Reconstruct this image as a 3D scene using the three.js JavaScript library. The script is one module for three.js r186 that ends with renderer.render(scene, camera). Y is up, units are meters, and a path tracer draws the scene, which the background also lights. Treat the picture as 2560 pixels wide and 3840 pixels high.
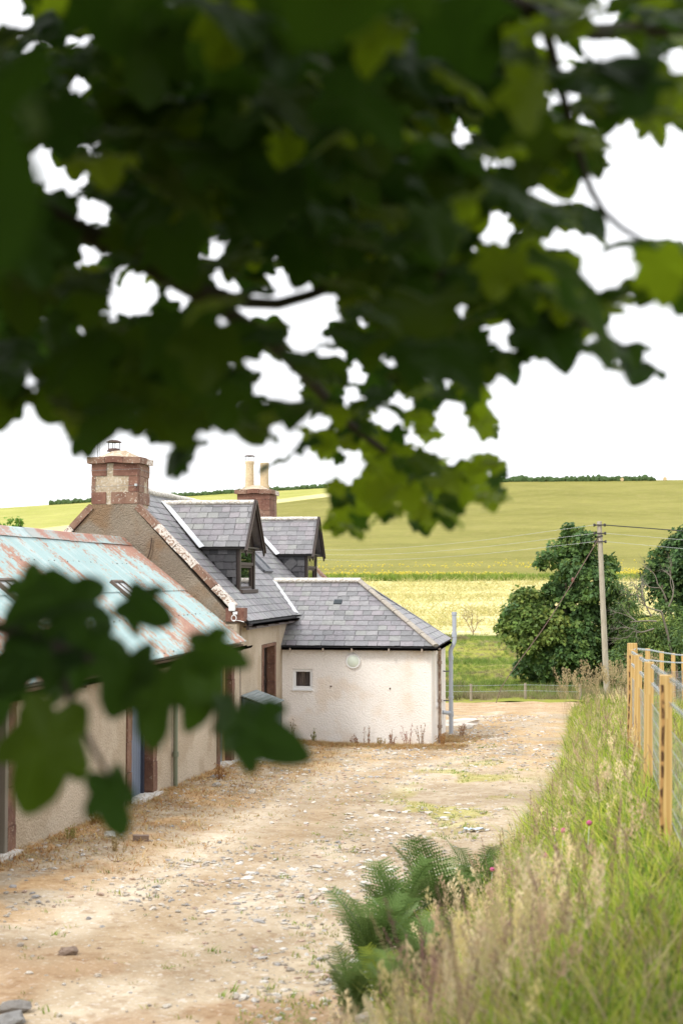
import * as THREE from 'three';
import { mergeGeometries, mergeVertices } from 'three/addons/utils/BufferGeometryUtils.js';
import { RoundedBoxGeometry } from 'three/addons/geometries/RoundedBoxGeometry.js';

// ------------------------------------------------------------------ camera, sky, sun, exposure
const scene = new THREE.Scene();
const YAW = Math.atan(800 / 5333), PITCH = Math.atan(255 / 5333);
const camera = new THREE.PerspectiveCamera(39.6, 682 / 1024, 0.1, 3000);
camera.filmGauge = 36;
camera.position.set(0, 2.7, 0);
const fwd = new THREE.Vector3(-Math.sin(YAW) * Math.cos(PITCH), Math.sin(PITCH), -Math.cos(YAW) * Math.cos(PITCH));
camera.lookAt(camera.position.clone().add(fwd));
camera.focus = 32;
camera.userData.fStop = 2.3;
scene.add(camera);

const renderer = new THREE.WebGLRenderer();
renderer.toneMapping = THREE.LinearToneMapping;
renderer.toneMappingExposure = 1.8;
renderer.shadowMap.enabled = true;

{ // bright overcast sky, a little brighter overhead
  const w = 64, h = 32, a = new Float32Array(w * h * 4);
  for (let j = 0; j < h; j++) for (let i = 0; i < w; i++) {
    const el = Math.sin(((j + 0.5) / h - 0.5) * Math.PI), k = (j * w + i) * 4;
    const L = el > 0 ? 0.86 + 0.22 * el : 0.86;
    a[k] = L * 0.985; a[k + 1] = L; a[k + 2] = L * 1.03; a[k + 3] = 1;
  }
  const t = new THREE.DataTexture(a, w, h, THREE.RGBAFormat, THREE.FloatType);
  t.mapping = THREE.EquirectangularReflectionMapping; t.magFilter = THREE.LinearFilter; t.needsUpdate = true;
  scene.background = t; scene.environment = t;
}
const sun = new THREE.DirectionalLight(new THREE.Color(1.0, 0.96, 0.88), 1.5);
sun.position.set(-30, 52, 14); sun.target.position.set(0, 0, -25);
sun.castShadow = true; sun.shadow.radius = 24;
Object.assign(sun.shadow.camera, { left: -60, right: 60, top: 60, bottom: -60, near: 1, far: 200 });
scene.add(sun, sun.target);

// ------------------------------------------------------------------ helpers
function RNG(s) { let a = s >>> 0; return () => { a = (a + 0x6D2B79F5) | 0; let t = Math.imul(a ^ (a >>> 15), 1 | a); t = (t + Math.imul(t ^ (t >>> 7), 61 | t)) ^ t; return ((t ^ (t >>> 14)) >>> 0) / 4294967296; }; }
const V = (x, y, d) => new THREE.Vector3(x, y, -d);      // d: metres ahead along the house axis
const lerp = (a, b, t) => a + (b - a) * t, clamp = (x, a = 0, b = 1) => Math.min(b, Math.max(a, x));
const smooth = (a, b, x) => { const t = clamp((x - a) / (b - a)); return t * t * (3 - 2 * t); };
const curve = (pts) => (x) => { let i = 1; while (i < pts.length - 1 && x > pts[i][0]) i++; const [a, b] = [pts[i - 1], pts[i]]; return lerp(a[1], b[1], clamp((x - a[0]) / (b[0] - a[0]))); };
function hash2(x, y, s) { let h = Math.imul(x, 374761393) + Math.imul(y, 668265263) + Math.imul(s, 2147483647 ^ 0x5bd1e995); h = Math.imul(h ^ (h >>> 13), 1274126177); return ((h ^ (h >>> 16)) >>> 0) / 4294967296; }
function vnoise(x, y, s = 0, per = 0) {                  // value noise, tileable with period per
  const xi = Math.floor(x), yi = Math.floor(y), fx = x - xi, fy = y - yi, w = (n) => per ? ((n % per) + per) % per : n;
  const u = fx * fx * (3 - 2 * fx), v = fy * fy * (3 - 2 * fy);
  return lerp(lerp(hash2(w(xi), w(yi), s), hash2(w(xi + 1), w(yi), s), u), lerp(hash2(w(xi), w(yi + 1), s), hash2(w(xi + 1), w(yi + 1), s), u), v);
}
function fbm(x, y, s = 0, oct = 4, per = 0) { let a = 0.5, t = 0, n = 0; for (let o = 0; o < oct; o++) { t += a * vnoise(x, y, s + o * 17, per); n += a; a *= 0.5; x *= 2; y *= 2; per *= 2; } return t / n; }
const mixc = (a, b, t) => [lerp(a[0], b[0], t), lerp(a[1], b[1], t), lerp(a[2], b[2], t)];
const toS = (c) => c <= 0.0031308 ? c * 12.92 : 1.055 * Math.pow(c, 1 / 2.4) - 0.055;
function tex(w, h, fn, metres, { data = false, wrap = true } = {}) {   // fn(u, v) in 0..1 gives a linear colour or a number; metres: size of one repeat
  const a = new Uint8Array(w * h * 4);
  for (let j = 0; j < h; j++) for (let i = 0; i < w; i++) {
    const c = fn((i + 0.5) / w, (j + 0.5) / h, i, j), k = (j * w + i) * 4;
    if (data) a[k] = a[k + 1] = a[k + 2] = clamp(c) * 255;
    else for (let m = 0; m < 3; m++) a[k + m] = toS(clamp(c[m])) * 255;
    a[k + 3] = 255;
  }
  const t = new THREE.DataTexture(a, w, h, THREE.RGBAFormat);
  t.magFilter = t.minFilter = THREE.LinearFilter; t.wrapS = t.wrapT = wrap ? THREE.RepeatWrapping : THREE.ClampToEdgeWrapping;
  if (!data) t.colorSpace = THREE.SRGBColorSpace;
  if (Array.isArray(metres)) t.repeat.set(1 / metres[0], 1 / metres[1]); else t.repeat.set(1 / metres, 1 / metres);
  t.needsUpdate = true; return t;
}
const lin = (r, g, b) => new THREE.Color().setRGB(r, g, b);
const std = (c, rough = 0.9, o = {}) => new THREE.MeshStandardMaterial({ color: Array.isArray(c) ? lin(...c) : c, roughness: rough, ...o });
const matte = (c, rough = 1, o = {}) => new THREE.MeshPhysicalMaterial({ color: Array.isArray(c) ? lin(...c) : c, roughness: rough, specularIntensity: 0.15, ...o });
const leafMat = (c, trans = 0.4, coat = 0.5, o = {}) => new THREE.MeshPhysicalMaterial({ color: Array.isArray(c) ? lin(...c) : c, roughness: 1, transmission: trans, thickness: 0, clearcoat: coat, clearcoatRoughness: 0.32, specularIntensity: 0.3, side: THREE.DoubleSide, ...o });

function prep(g) { let r = g.index ? g.toNonIndexed() : g; for (const k of Object.keys(r.attributes)) if (!['position', 'normal', 'uv', 'color'].includes(k)) r.deleteAttribute(k); if (!r.attributes.normal) r.computeVertexNormals(); if (!r.attributes.uv) r.setAttribute('uv', new THREE.BufferAttribute(new Float32Array(r.attributes.position.count * 2), 2)); return r; }
function metreUV(g) {                                     // uv in metres, by the axis each face looks along
  const r = prep(g), p = r.attributes.position, n = p.count, uv = new Float32Array(n * 2), A = new THREE.Vector3(), B = new THREE.Vector3(), Cc = new THREE.Vector3();
  for (let i = 0; i < n; i += 3) {
    A.fromBufferAttribute(p, i); B.fromBufferAttribute(p, i + 1).sub(A); Cc.fromBufferAttribute(p, i + 2).sub(A); B.cross(Cc);
    const x = Math.abs(B.x), y = Math.abs(B.y), z = Math.abs(B.z);
    for (let k = i; k < i + 3; k++) {
      const [u, v] = x >= y && x >= z ? [-p.getZ(k), p.getY(k)] : z >= y ? [p.getX(k), p.getY(k)] : [p.getX(k), -p.getZ(k)];
      uv[k * 2] = u; uv[k * 2 + 1] = v;
    }
  }
  r.setAttribute('uv', new THREE.BufferAttribute(uv, 2)); return r;
}
const merge = (list) => { const ps = list.map(prep); const anyC = ps.some((g) => g.attributes.color); for (const g of ps) if (anyC && !g.attributes.color) g.setAttribute('color', new THREE.BufferAttribute(new Float32Array(g.attributes.position.count * 3).fill(1), 3)); return ps.length === 1 ? ps[0] : mergeGeometries(ps); };
const taken = new Map();
function numbered(name) { const n = taken.get(name) || 0; taken.set(name, n + 1); return n ? `${name}_${String(n).padStart(3, '0')}` : name; }
function mesh(name, geo, mat, parent) {
  const g = Array.isArray(geo) ? merge(geo) : geo, m = new THREE.Mesh(g, mat); m.castShadow = m.receiveShadow = true;
  m.name = parent ? name : numbered(name); (parent || scene).add(m); return m;
}
function part(name, parent) { const o = new THREE.Group(); o.name = name; parent.add(o); return o; }
function tag(o, label, category, group) { o.userData.label = label; o.userData.category = category; if (group) o.userData.group = group; return o; }
function thing(name, label, category, pos, group) { const o = new THREE.Group(); o.name = numbered(name); if (pos) o.position.copy(pos); scene.add(o); return tag(o, label, category, group); }
const structure = (o) => { o.userData.kind = 'structure'; return o; };
const stuff = (o) => { o.userData.kind = 'stuff'; return o; };

function box(x0, x1, y0, y1, d0, d1) { const g = new THREE.BoxGeometry(Math.abs(x1 - x0), Math.abs(y1 - y0), Math.abs(d1 - d0)); g.translate((x0 + x1) / 2, (y0 + y1) / 2, -(d0 + d1) / 2); return g; }
function rbox(x0, x1, y0, y1, d0, d1, r = 0.012) { const g = new RoundedBoxGeometry(Math.abs(x1 - x0), Math.abs(y1 - y0), Math.abs(d1 - d0), 2, r); g.translate((x0 + x1) / 2, (y0 + y1) / 2, -(d0 + d1) / 2); return g; }
function rough(g, amt, freq, seed) {                      // weather a welded solid
  let r = mergeVertices((() => { const q = g.clone(); q.deleteAttribute('uv'); q.deleteAttribute('normal'); return q; })(), 1e-4); const p = r.attributes.position;
  for (let i = 0; i < p.count; i++) { const x = p.getX(i), y = p.getY(i), z = p.getZ(i); p.setXYZ(i, x + (fbm(y * freq, z * freq, seed, 2) - 0.5) * 2 * amt, y + (fbm(x * freq, z * freq, seed + 5, 2) - 0.5) * 2 * amt, z + (fbm(x * freq + 3, y * freq, seed + 9, 2) - 0.5) * 2 * amt); }
  r = r.toNonIndexed(); r.computeVertexNormals(); return r;
}
const stoneBox = (x0, x1, y0, y1, d0, d1, amt = 0.012, seed = 1) => { const g = new THREE.BoxGeometry(Math.abs(x1 - x0), Math.abs(y1 - y0), Math.abs(d1 - d0), 4, 3, 3); g.translate((x0 + x1) / 2, (y0 + y1) / 2, -(d0 + d1) / 2); return metreUV(rough(g, amt, 5, seed)); };
function tube(pts, r0, r1 = r0, seg = 6, cap = false) {   // tapered tube along points
  const c = new THREE.CatmullRomCurve3(pts, false, 'centripetal'), n = Math.max(2, pts.length === 2 ? 2 : pts.length * 3), g = new THREE.TubeGeometry(c, n, 1, seg, false), p = g.attributes.position, q = new THREE.Vector3();
  for (let i = 0; i <= n; i++) { c.getPointAt(i / n, q); const r = lerp(r0, r1, i / n); for (let k = 0; k <= seg; k++) { const j = i * (seg + 1) + k; p.setXYZ(j, q.x + (p.getX(j) - q.x) * r, q.y + (p.getY(j) - q.y) * r, q.z + (p.getZ(j) - q.z) * r); } }
  const out = [prep(g)];
  if (cap) for (const e of [0, 1]) { const cg = new THREE.CircleGeometry(e ? r1 : r0, seg), t = c.getTangentAt(e); if (!e) t.negate(); cg.applyQuaternion(new THREE.Quaternion().setFromUnitVectors(new THREE.Vector3(0, 0, 1), t)); c.getPointAt(e, q); cg.translate(q.x, q.y, q.z); out.push(prep(cg)); }
  return merge(out);
}
const cyl = (a, b, r0, r1 = r0, seg = 12) => tube([a, b], r0, r1, seg, true);
function extrudeShape(pts, holes, depth) { const s = new THREE.Shape(pts.map(([a, b]) => new THREE.Vector2(a, b))); for (const h of holes) s.holes.push(new THREE.Path(h.map(([a, b]) => new THREE.Vector2(a, b)))); return new THREE.ExtrudeGeometry(s, { depth, bevelEnabled: false, curveSegments: 6 }); }
const wallZ = (pts, holes, d, th) => { const g = extrudeShape(pts, holes, th); g.translate(0, 0, -d - th); return metreUV(g); };            // outline in (x, y), face at d towards the camera
const wallX = (pts, holes, x, th) => { const g = extrudeShape(pts, holes, th); g.applyMatrix4(new THREE.Matrix4().makeBasis(new THREE.Vector3(0, 0, -1), new THREE.Vector3(0, 1, 0), new THREE.Vector3(1, 0, 0))); g.translate(x - th, 0, 0); return metreUV(g); };   // outline in (d, y), face at x towards +x
const rect = (a0, a1, b0, b1) => [[a0, b0], [a1, b0], [a1, b1], [a0, b1]];
function grid(nu, nv, fn, colour, flip = false) {         // surface from fn(s, t) -> Vector3; uv = world x, d in metres
  const p = [], uv = [], ix = [], col = [];
  for (let j = 0; j <= nv; j++) for (let i = 0; i <= nu; i++) { const q = fn(i / nu, j / nv); p.push(q.x, q.y, q.z); uv.push(q.x, -q.z); if (colour) col.push(...colour(q.x, -q.z)); }
  for (let j = 0; j < nv; j++) for (let i = 0; i < nu; i++) { const a = j * (nu + 1) + i, b = a + 1, c = a + nu + 1, d = c + 1; if (flip) ix.push(a, c, b, b, c, d); else ix.push(a, b, d, a, d, c); }
  const g = new THREE.BufferGeometry(); g.setAttribute('position', new THREE.Float32BufferAttribute(p, 3)); g.setAttribute('uv', new THREE.Float32BufferAttribute(uv, 2)); if (colour) g.setAttribute('color', new THREE.Float32BufferAttribute(col, 3));
  g.setIndex(ix); g.computeVertexNormals(); return g;
}
function instanced(name, geo, mat, mats, cols, parent) {
  const m = new THREE.InstancedMesh(geo, mat, mats.length); m.castShadow = m.receiveShadow = true;
  mats.forEach((x, i) => { m.setMatrixAt(i, x); if (cols) m.setColorAt(i, cols[i]); });
  m.name = parent ? name : numbered(name); (parent || scene).add(m); return stuff(m);
}
const M4 = (pos, quat, s) => new THREE.Matrix4().compose(pos, quat, typeof s === 'number' ? new THREE.Vector3(s, s, s) : s);
const Q = (x, y, z) => new THREE.Quaternion().setFromEuler(new THREE.Euler(x, y, z, 'YXZ'));
// ------------------------------------------------------------------ ground
const baseY = curve([[-60, 1.9], [0, 0], [46, -1.52], [52, -1.78], [58, -1.95], [64, -1.9], [72, -1.5], [80, -1.05], [90, -0.6], [130, 0.9], [180, 2.75]]);
const bankH = curve([[-20, 1.1], [10, 1.14], [20, 1.28], [28, 1.12], [32, 0.95], [40, 0.55], [50, 0.1], [54, 0]]);
const edgeX = curve([[-20, -2.6], [4, -1.95], [9.7, -1.1], [12.6, -0.95], [16.3, -0.62], [20.7, -0.3], [24.6, -0.08], [29.6, 0.15], [40, 0.35], [48, 0.55], [60, 0.9]]);
const crestR = curve([[-0.75, 0.036], [-0.405, 0.053], [-0.3, 0.059], [-0.158, 0.0661], [-0.033, 0.069], [0.087, 0.0687], [0.4, 0.066]]);
function ground(x, d) {
  if (d > 180) { const q = clamp(x / d, -0.75, 0.4), t = (d - 180) / 420, g = t < 1 ? 1.25 * t - 0.25 * t * t : 1 - (t - 1) * 0.3; return 2.75 + d * crestR(q) * g; }
  let y = baseY(d);
  y += bankH(d) * smooth(0, 2.1, x - edgeX(d) + 0.12 * (vnoise(d * 0.9, 3, 4) - 0.5));
  if (d < 60) { y += (fbm(x * 0.9, d * 0.9, 3, 3) - 0.5) * 0.07; if (x < edgeX(d)) y += 0.06 * smooth(1.2, 2.6, Math.abs(x + 3.2 + 0.03 * (d - 20))) - 0.03; }
  if (d > 52) { const k = smooth(52, 60, d); y += k * ((fbm(x * 0.12, d * 0.12, 8, 3) - 0.5) * 0.9 * (1 - smooth(80, 100, d)) ); }
  return y;
}
const gp = (x, d, up = 0) => V(x, ground(x, d) + up, d);

// dirt: tan soil with gravel grain
const dirtTex = tex(1024, 1024, (u, v) => {
  const big = fbm(u * 6, v * 6, 11, 4, 6), mid = fbm(u * 40, v * 40, 12, 3, 40), fine = hash2(u * 1024 | 0, v * 1024 | 0, 7), pebble = vnoise(u * 170, v * 170, 13, 170), peb2 = vnoise(u * 90, v * 90, 14, 90);
  let c = mixc([0.36, 0.272, 0.178], [0.55, 0.455, 0.335], clamp(big * 1.8 - 0.4));
  c = mixc(c, [0.30, 0.205, 0.125], clamp((mid - 0.52) * 2.2));
  if (pebble > 0.78) c = mixc(c, [0.60, 0.54, 0.46], 0.7 * clamp((pebble - 0.78) * 6));
  if (peb2 > 0.86) c = mixc(c, [0.62, 0.56, 0.50], 0.55);
  const k = 0.86 + 0.28 * fine; return [c[0] * k, c[1] * k, c[2] * k];
}, 3.7);
const dirtBump = tex(512, 512, (u, v) => 0.5 * vnoise(u * 85, v * 85, 13, 85) + 0.3 * fbm(u * 30, v * 30, 12, 3, 30) + 0.2 * hash2(u * 512 | 0, v * 512 | 0, 9), 3.7, { data: true });
const dirtMat = matte([1, 1, 1], 0.97, { map: dirtTex, bumpMap: dirtBump, bumpScale: 0.02, vertexColors: true });
const soilMat = matte([1.0, 0.9, 0.78], 0.98, { map: dirtTex, bumpMap: dirtBump, bumpScale: 0.03 });
const dirtTint = (x, d) => {                               // paler wheel tracks, ochre straw-littered edges, mossy patches, near shade painted as reddish patches
  const n = fbm(x * 0.7 + 5, d * 0.35, 21, 4), n2 = fbm(x * 0.9, d * 0.5, 23, 4), n3 = fbm(x * 2.3, d * 1.4, 29, 3);
  let c = mixc([0.76, 0.745, 0.72], [1.06, 1.075, 1.08], clamp(n * 2.2 - 0.6));
  const xc = -4.0 + (d - 12) * 0.075 + 0.25 * Math.sin(d * 0.16), rut = Math.min(Math.abs(x - xc + 0.8), Math.abs(x - xc - 0.8)) + 0.45 * (n2 - 0.5);
  c = mixc(c, [1.12, 1.16, 1.22], 0.7 * smooth(0.5, 0.12, rut) * smooth(0.25, 0.5, n)); c = mixc(c, [0.78, 0.70, 0.60], 0.55 * smooth(0.45, 0.1, Math.abs(x - xc) + 0.5 * (n3 - 0.5)));
  c = mixc(c, [1.12, 0.86, 0.56], 0.75 * smooth(0.4, 0.62, n3) * smooth(-4.2, -5.6, x));
  c = mixc(c, [1.08, 0.90, 0.62], 0.6 * smooth(0.42, 0.6, n3) * smooth(24, 30, d));
  c = mixc(c, [0.86, 0.98, 0.42], 0.75 * smooth(0.52, 0.66, fbm(x * 1.5, d * 0.7, 31, 4)) * smooth(1.6, 0.3, Math.abs(x + 1.55)) * smooth(18, 21, d) * smooth(31, 27, d));
  c = mixc(c, [0.72, 0.60, 0.50], 0.8 * smooth(0.46, 0.6, fbm(x * 1.1 + 9, d * 0.9, 37, 4)) * smooth(13, 10.5, d));  // shading of the nearest track painted in as darker brown
  return c;
};
structure(mesh('track', grid(110, 330, (s, t) => { const d = lerp(3, 46, t), x = lerp(-8.5, edgeX(d) + 0.5, s); return V(x, ground(x, d) + (fbm(x * 3, d * 3, 41, 3) - 0.5) * 0.03, d); }, dirtTint), dirtMat));
structure(mesh('bare_soil', grid(60, 40, (s, t) => { const d = lerp(46, 53.2, t), x = lerp(-13, 1.6, s); return V(x, ground(x, d) + (fbm(x * 1.2, d * 1.2, 43, 4) - 0.5) * 0.12 * smooth(46, 47, d), d); }), soilMat));

// grass-covered earth
const turfTex = tex(512, 512, (u, v) => {
  const a = fbm(u * 8, v * 8, 51, 4, 8), b = fbm(u * 60, v * 60, 52, 2, 60), f = hash2(u * 512 | 0, v * 512 | 0, 5);
  let c = mixc([0.07, 0.085, 0.022], [0.15, 0.155, 0.04], a); c = mixc(c, [0.19, 0.15, 0.08], clamp((b - 0.55) * 3)); const k = 0.75 + 0.5 * f; return c.map((x) => x * k);
}, 2.3);
const turfMat = matte([1, 1, 1], 1, { map: turfTex });
structure(mesh('verge_earth', grid(60, 150, (s, t) => { const d = lerp(-6, 54, t), x0 = edgeX(d) + 0.1, x = lerp(x0, x0 + 11, s * s); return V(x, ground(x, d) + (x < edgeX(d) + 0.55 ? 0.012 : 0.0), d); }), turfMat));

// open fields beyond, cut by their boundary lines; q = x / d
const D1 = (q) => 88 + 2.5 * Math.sin(q * 21 + 1) + 26 * smooth(-0.02, 0.12, q), D2 = (q) => 172 + 10 * q;
const fieldTex = (c1, c2, c3, seed, stretch = 1) => tex(1024, 1024, (u, v) => {
  const a = fbm(u * 5, v * 5 * stretch, seed, 5, 5), b = fbm(u * 64, v * 64, seed + 3, 3, 64), c = fbm(u * 17, v * 40, seed + 5, 3, 0), f = hash2(u * 1024 | 0, v * 1024 | 0, seed);
  let r = mixc(c1, c2, clamp(a * 1.7 - 0.35)); r = mixc(r, c3, clamp((b - 0.5) * 2.2) * 0.55); const k = 0.72 + 0.56 * f + (c - 0.5) * 0.24; return r.map((x) => x * k);
}, 90);
const meadowMat = matte([1, 1, 1], 1, { map: tex(1024, 1024, (u, v) => {
  const a = fbm(u * 9, v * 9, 61, 5, 9), b = fbm(u * 50, v * 50, 62, 3, 50), f = hash2(u * 1024 | 0, v * 1024 | 0, 6);
  let c = mixc([0.14, 0.18, 0.025], [0.28, 0.28, 0.055], clamp(a * 2 - 0.5)); c = mixc(c, [0.24, 0.20, 0.10], clamp((b - 0.56) * 4)); const k = 0.75 + 0.5 * f; return c.map((x) => x * k);
}, 26) });
const polar = (q0, q1, near, far, up = 0, add = null) => (s, t) => { const q = lerp(q0, q1, s), d = lerp(near(q), far(q), t), x = q * d; return V(x, ground(x, d) + up + (add ? add(x, d) : 0), d); };
structure(mesh('meadow', grid(140, 70, polar(-0.85, 0.6, () => 53.2, D1, 0, (x, d) => (fbm(x * 0.8, d * 0.8, 71, 3) - 0.5) * 0.25), null), meadowMat));
const mownMat = matte([1, 1, 1], 1, { map: tex(1024, 1024, (u, v) => {
  const row = fbm(u * 4, v * 46, 81, 4, 0), b = fbm(u * 70, v * 120, 82, 2, 0), f = hash2(u * 1024 | 0, v * 1024 | 0, 8);
  let c = mixc([0.50, 0.46, 0.19], [0.72, 0.64, 0.36], clamp(row * 2 - 0.5)); c = mixc(c, [0.36, 0.34, 0.11], clamp((b - 0.6) * 3)); const k = 0.84 + 0.32 * f; return c.map((x) => x * k);
}, [60, 75]) });
structure(mesh('mown_field', grid(150, 300, polar(-0.85, 0.5, D1, D2, 0, (x, d) => { const w = (d + 0.6 * Math.sin(x * 0.11) + 1.6 * fbm(x * 0.06, d * 0.05, 85, 3)) / 3.1, r = 1 - 2 * Math.abs(w - Math.floor(w) - 0.5); return 0.20 * smooth(0.35, 0.95, r) * (0.3 + 1.1 * fbm(x * 0.5, d * 0.9, 86, 3)) * smooth(88, 94, d); })), mownMat));
const uncutMat = matte([1, 1, 1], 1, { map: fieldTex([0.185, 0.178, 0.042], [0.255, 0.238, 0.066], [0.30, 0.25, 0.10], 91) });
const topMat = matte([1, 1, 1], 1, { map: fieldTex([0.30, 0.31, 0.075], [0.38, 0.37, 0.11], [0.40, 0.35, 0.15], 95) });
const stripMat = matte([1, 1, 1], 1, { map: fieldTex([0.50, 0.47, 0.20], [0.62, 0.56, 0.28], [0.45, 0.42, 0.2], 97) });
const lushMat = matte([1, 1, 1], 1, { map: fieldTex([0.17, 0.21, 0.035], [0.23, 0.26, 0.05], [0.26, 0.25, 0.06], 99) });
const tOf = (k) => (1.25 - Math.sqrt(Math.max(0, 1.5625 - clamp(k)))) / 0.5, dAt = (q, r) => 180 + 420 * tOf(r / crestR(clamp(q, -0.75, 0.4)));
const lineR = (q) => Math.max(0.012, 0.034 + 0.1134 * (q + 0.405)), bandW = (q) => lerp(0.0075, 0.0028, smooth(-0.42, -0.2, q));
const E0 = (q) => D2(q) + 9, E1 = (q) => dAt(q, Math.max(0.003, lineR(q) - bandW(q))), E2 = (q) => dAt(q, lineR(q)), E3 = () => 600;
structure(mesh('field_margin', grid(120, 6, polar(-0.85, 0.5, D2, E0)), lushMat));
structure(mesh('hill_field', grid(160, 70, polar(-0.85, 0.5, E0, (q) => Math.max(E0(q) + 1, E1(q)), 0, (x, d) => (fbm(x * 0.05, d * 0.03, 101, 3) - 0.5) * 0.8 * smooth(200, 260, d) * (1 - smooth(520, 600, d)))), uncutMat));
structure(mesh('hay_strip', grid(90, 6, polar(-0.85, -0.06, (q) => Math.max(E0(q) + 1, E1(q)), (q) => Math.max(E0(q) + 2, E2(q)), 0.05)), stripMat));
structure(mesh('hilltop_field', grid(120, 30, polar(-0.85, -0.02, (q) => Math.max(E0(q) + 2, E2(q)), () => 602, 0.02)), topMat));
structure(mesh('hill_back', grid(60, 8, polar(-0.85, 0.5, () => 599, () => 900, -0.06)), uncutMat));
structure(mesh('terrain', grid(60, 60, (s, t) => { const x = lerp(-700, 600, s), d = lerp(-250, 950, t); const near = d < 60; return V(x, Math.min(ground(x, d) - (near ? 0.35 : 2.5), near && x > -60 && x < 60 ? -2.6 : 1e9), d); }), meadowMat));
// earth round the buildings and behind the camera
structure(mesh('yard_earth', grid(40, 60, (s, t) => { const x = lerp(-60, -8.4, s), d = lerp(-40, 53.4, t); return V(x, baseY(d) - 0.02, d); }), turfMat));
structure(mesh('paddock_earth', grid(30, 60, (s, t) => { const d = lerp(-40, 54, t), x = lerp(edgeX(d) + 11, 70, s); return V(x, ground(edgeX(d) + 11, d) - 0.01, d); }), turfMat));
structure(mesh('bank_earth', grid(30, 24, (s, t) => { const d = lerp(-40, 3.02, t), x = lerp(-8.5, edgeX(d) + 11, s); return V(x, ground(x, d) - 0.01 - (d > -6 && x > edgeX(d) ? 0.05 : 0), d); }), turfMat));
// ------------------------------------------------------------------ building materials
const harlBump = tex(512, 512, (u, v) => 0.6 * vnoise(u * 110, v * 110, 201, 110) + 0.4 * vnoise(u * 210, v * 210, 202, 210), 2.2, { data: true });
const harlTex = (c1, c2, st, seed, amt, grain) => tex(1024, 1024, (u, v) => {
  const a = fbm(u * 4, v * 4, seed, 5, 4), s = fbm(u * 5, v * 5, seed + 3, 4, 5), g = vnoise(u * 230, v * 230, seed + 7, 230), f = hash2(u * 1024 | 0, v * 1024 | 0, seed);
  let c = mixc(c1, c2, clamp(a * 1.8 - 0.4)); c = mixc(c, st, amt * smooth(0.5, 0.72, s)); const k = 1 - grain + 2 * grain * (0.6 * g + 0.4 * f); return c.map((x) => x * k);
}, 3.4);
const harlPale = std([1, 1, 1], 0.95, { map: harlTex([0.80, 0.745, 0.69], [0.87, 0.83, 0.79], [0.74, 0.61, 0.48], 211, 0.55, 0.08), bumpMap: harlBump, bumpScale: 0.012 });
const harlTan = std([1, 1, 1], 0.95, { map: harlTex([0.205, 0.165, 0.125], [0.285, 0.235, 0.18], [0.225, 0.135, 0.07], 221, 0.75, 0.26), bumpMap: harlBump, bumpScale: 0.02 });
const harlBeige = std([1, 1, 1], 0.95, { map: harlTex([0.40, 0.325, 0.24], [0.50, 0.42, 0.325], [0.31, 0.235, 0.15], 231, 0.5, 0.2), bumpMap: harlBump, bumpScale: 0.014 });
const stoneTex = (c1, c2, lichen, amt, seed) => tex(512, 512, (u, v) => {
  const a = fbm(u * 6, v * 6, seed, 4, 6), l = fbm(u * 38, v * 38, seed + 2, 3, 38), g = hash2(u * 512 | 0, v * 512 | 0, seed); let c = mixc(c1, c2, clamp(a * 2 - 0.5)); c = mixc(c, lichen, 0.9 * smooth(1 - amt - 0.06, 1 - amt + 0.02, l)); const k = 0.85 + 0.3 * g; return c.map((x) => x * k);
}, 1.1);
const stoneBump = tex(256, 256, (u, v) => fbm(u * 12, v * 12, 251, 4, 12), 0.8, { data: true });
const redStone = std([1, 1, 1], 0.92, { map: stoneTex([0.145, 0.062, 0.045], [0.23, 0.115, 0.08], [0.40, 0.30, 0.23], 0.2, 241), bumpMap: stoneBump, bumpScale: 0.012 });
const redStoneB = std([1, 1, 1], 0.92, { map: stoneTex([0.19, 0.10, 0.07], [0.28, 0.17, 0.12], [0.50, 0.43, 0.36], 0.26, 243), bumpMap: stoneBump, bumpScale: 0.012 });
const lichenStone = std([1, 1, 1], 0.93, { map: stoneTex([0.27, 0.17, 0.125], [0.42, 0.31, 0.24], [0.72, 0.66, 0.60], 0.54, 245), bumpMap: stoneBump, bumpScale: 0.012 });
const brownStone = std([1, 1, 1], 0.92, { map: stoneTex([0.11, 0.05, 0.033], [0.20, 0.105, 0.065], [0.34, 0.27, 0.2], 0.2, 249), bumpMap: stoneBump, bumpScale: 0.012 });
const ridgeStone = std([1, 1, 1], 0.93, { map: stoneTex([0.40, 0.35, 0.29], [0.56, 0.51, 0.45], [0.70, 0.67, 0.62], 0.5, 247), bumpMap: stoneBump, bumpScale: 0.008 });
const cement = std([1, 1, 1], 0.95, { map: stoneTex([0.37, 0.28, 0.19], [0.50, 0.41, 0.30], [0.56, 0.50, 0.42], 0.36, 253), bumpMap: stoneBump, bumpScale: 0.02 });
const lead = std([0.62, 0.63, 0.65], 0.5, { metalness: 0.15 }), brownPaint = std([0.030, 0.018, 0.014], 0.45), brownPaintWorn = std([0.055, 0.035, 0.027], 0.6), gutterMat = std([0.10, 0.075, 0.068], 0.5), ironPaint = std([0.13, 0.07, 0.045], 0.7, { map: stoneTex([0.9, 0.8, 0.7], [1, 1, 1], [0.6, 0.3, 0.15], 0.42, 255) });
const greyPipe = std([0.40, 0.43, 0.48], 0.4), whitePlastic = std([0.80, 0.80, 0.80], 0.35), darkDeck = std([0.05, 0.048, 0.05], 0.9), slateBlack = std([0.02, 0.02, 0.022], 0.8);
const glass = new THREE.MeshPhysicalMaterial({ color: 0xffffff, roughness: 0.02, transmission: 1, thickness: 0, ior: 1.5 });
const roomMat = std([0.32, 0.27, 0.22], 0.9), curtain = std([0.62, 0.60, 0.56], 0.95);
const slateBump = tex(256, 256, (u, v) => fbm(u * 5, v * 14, 261, 4, 0), 0.5, { data: true });
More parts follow.
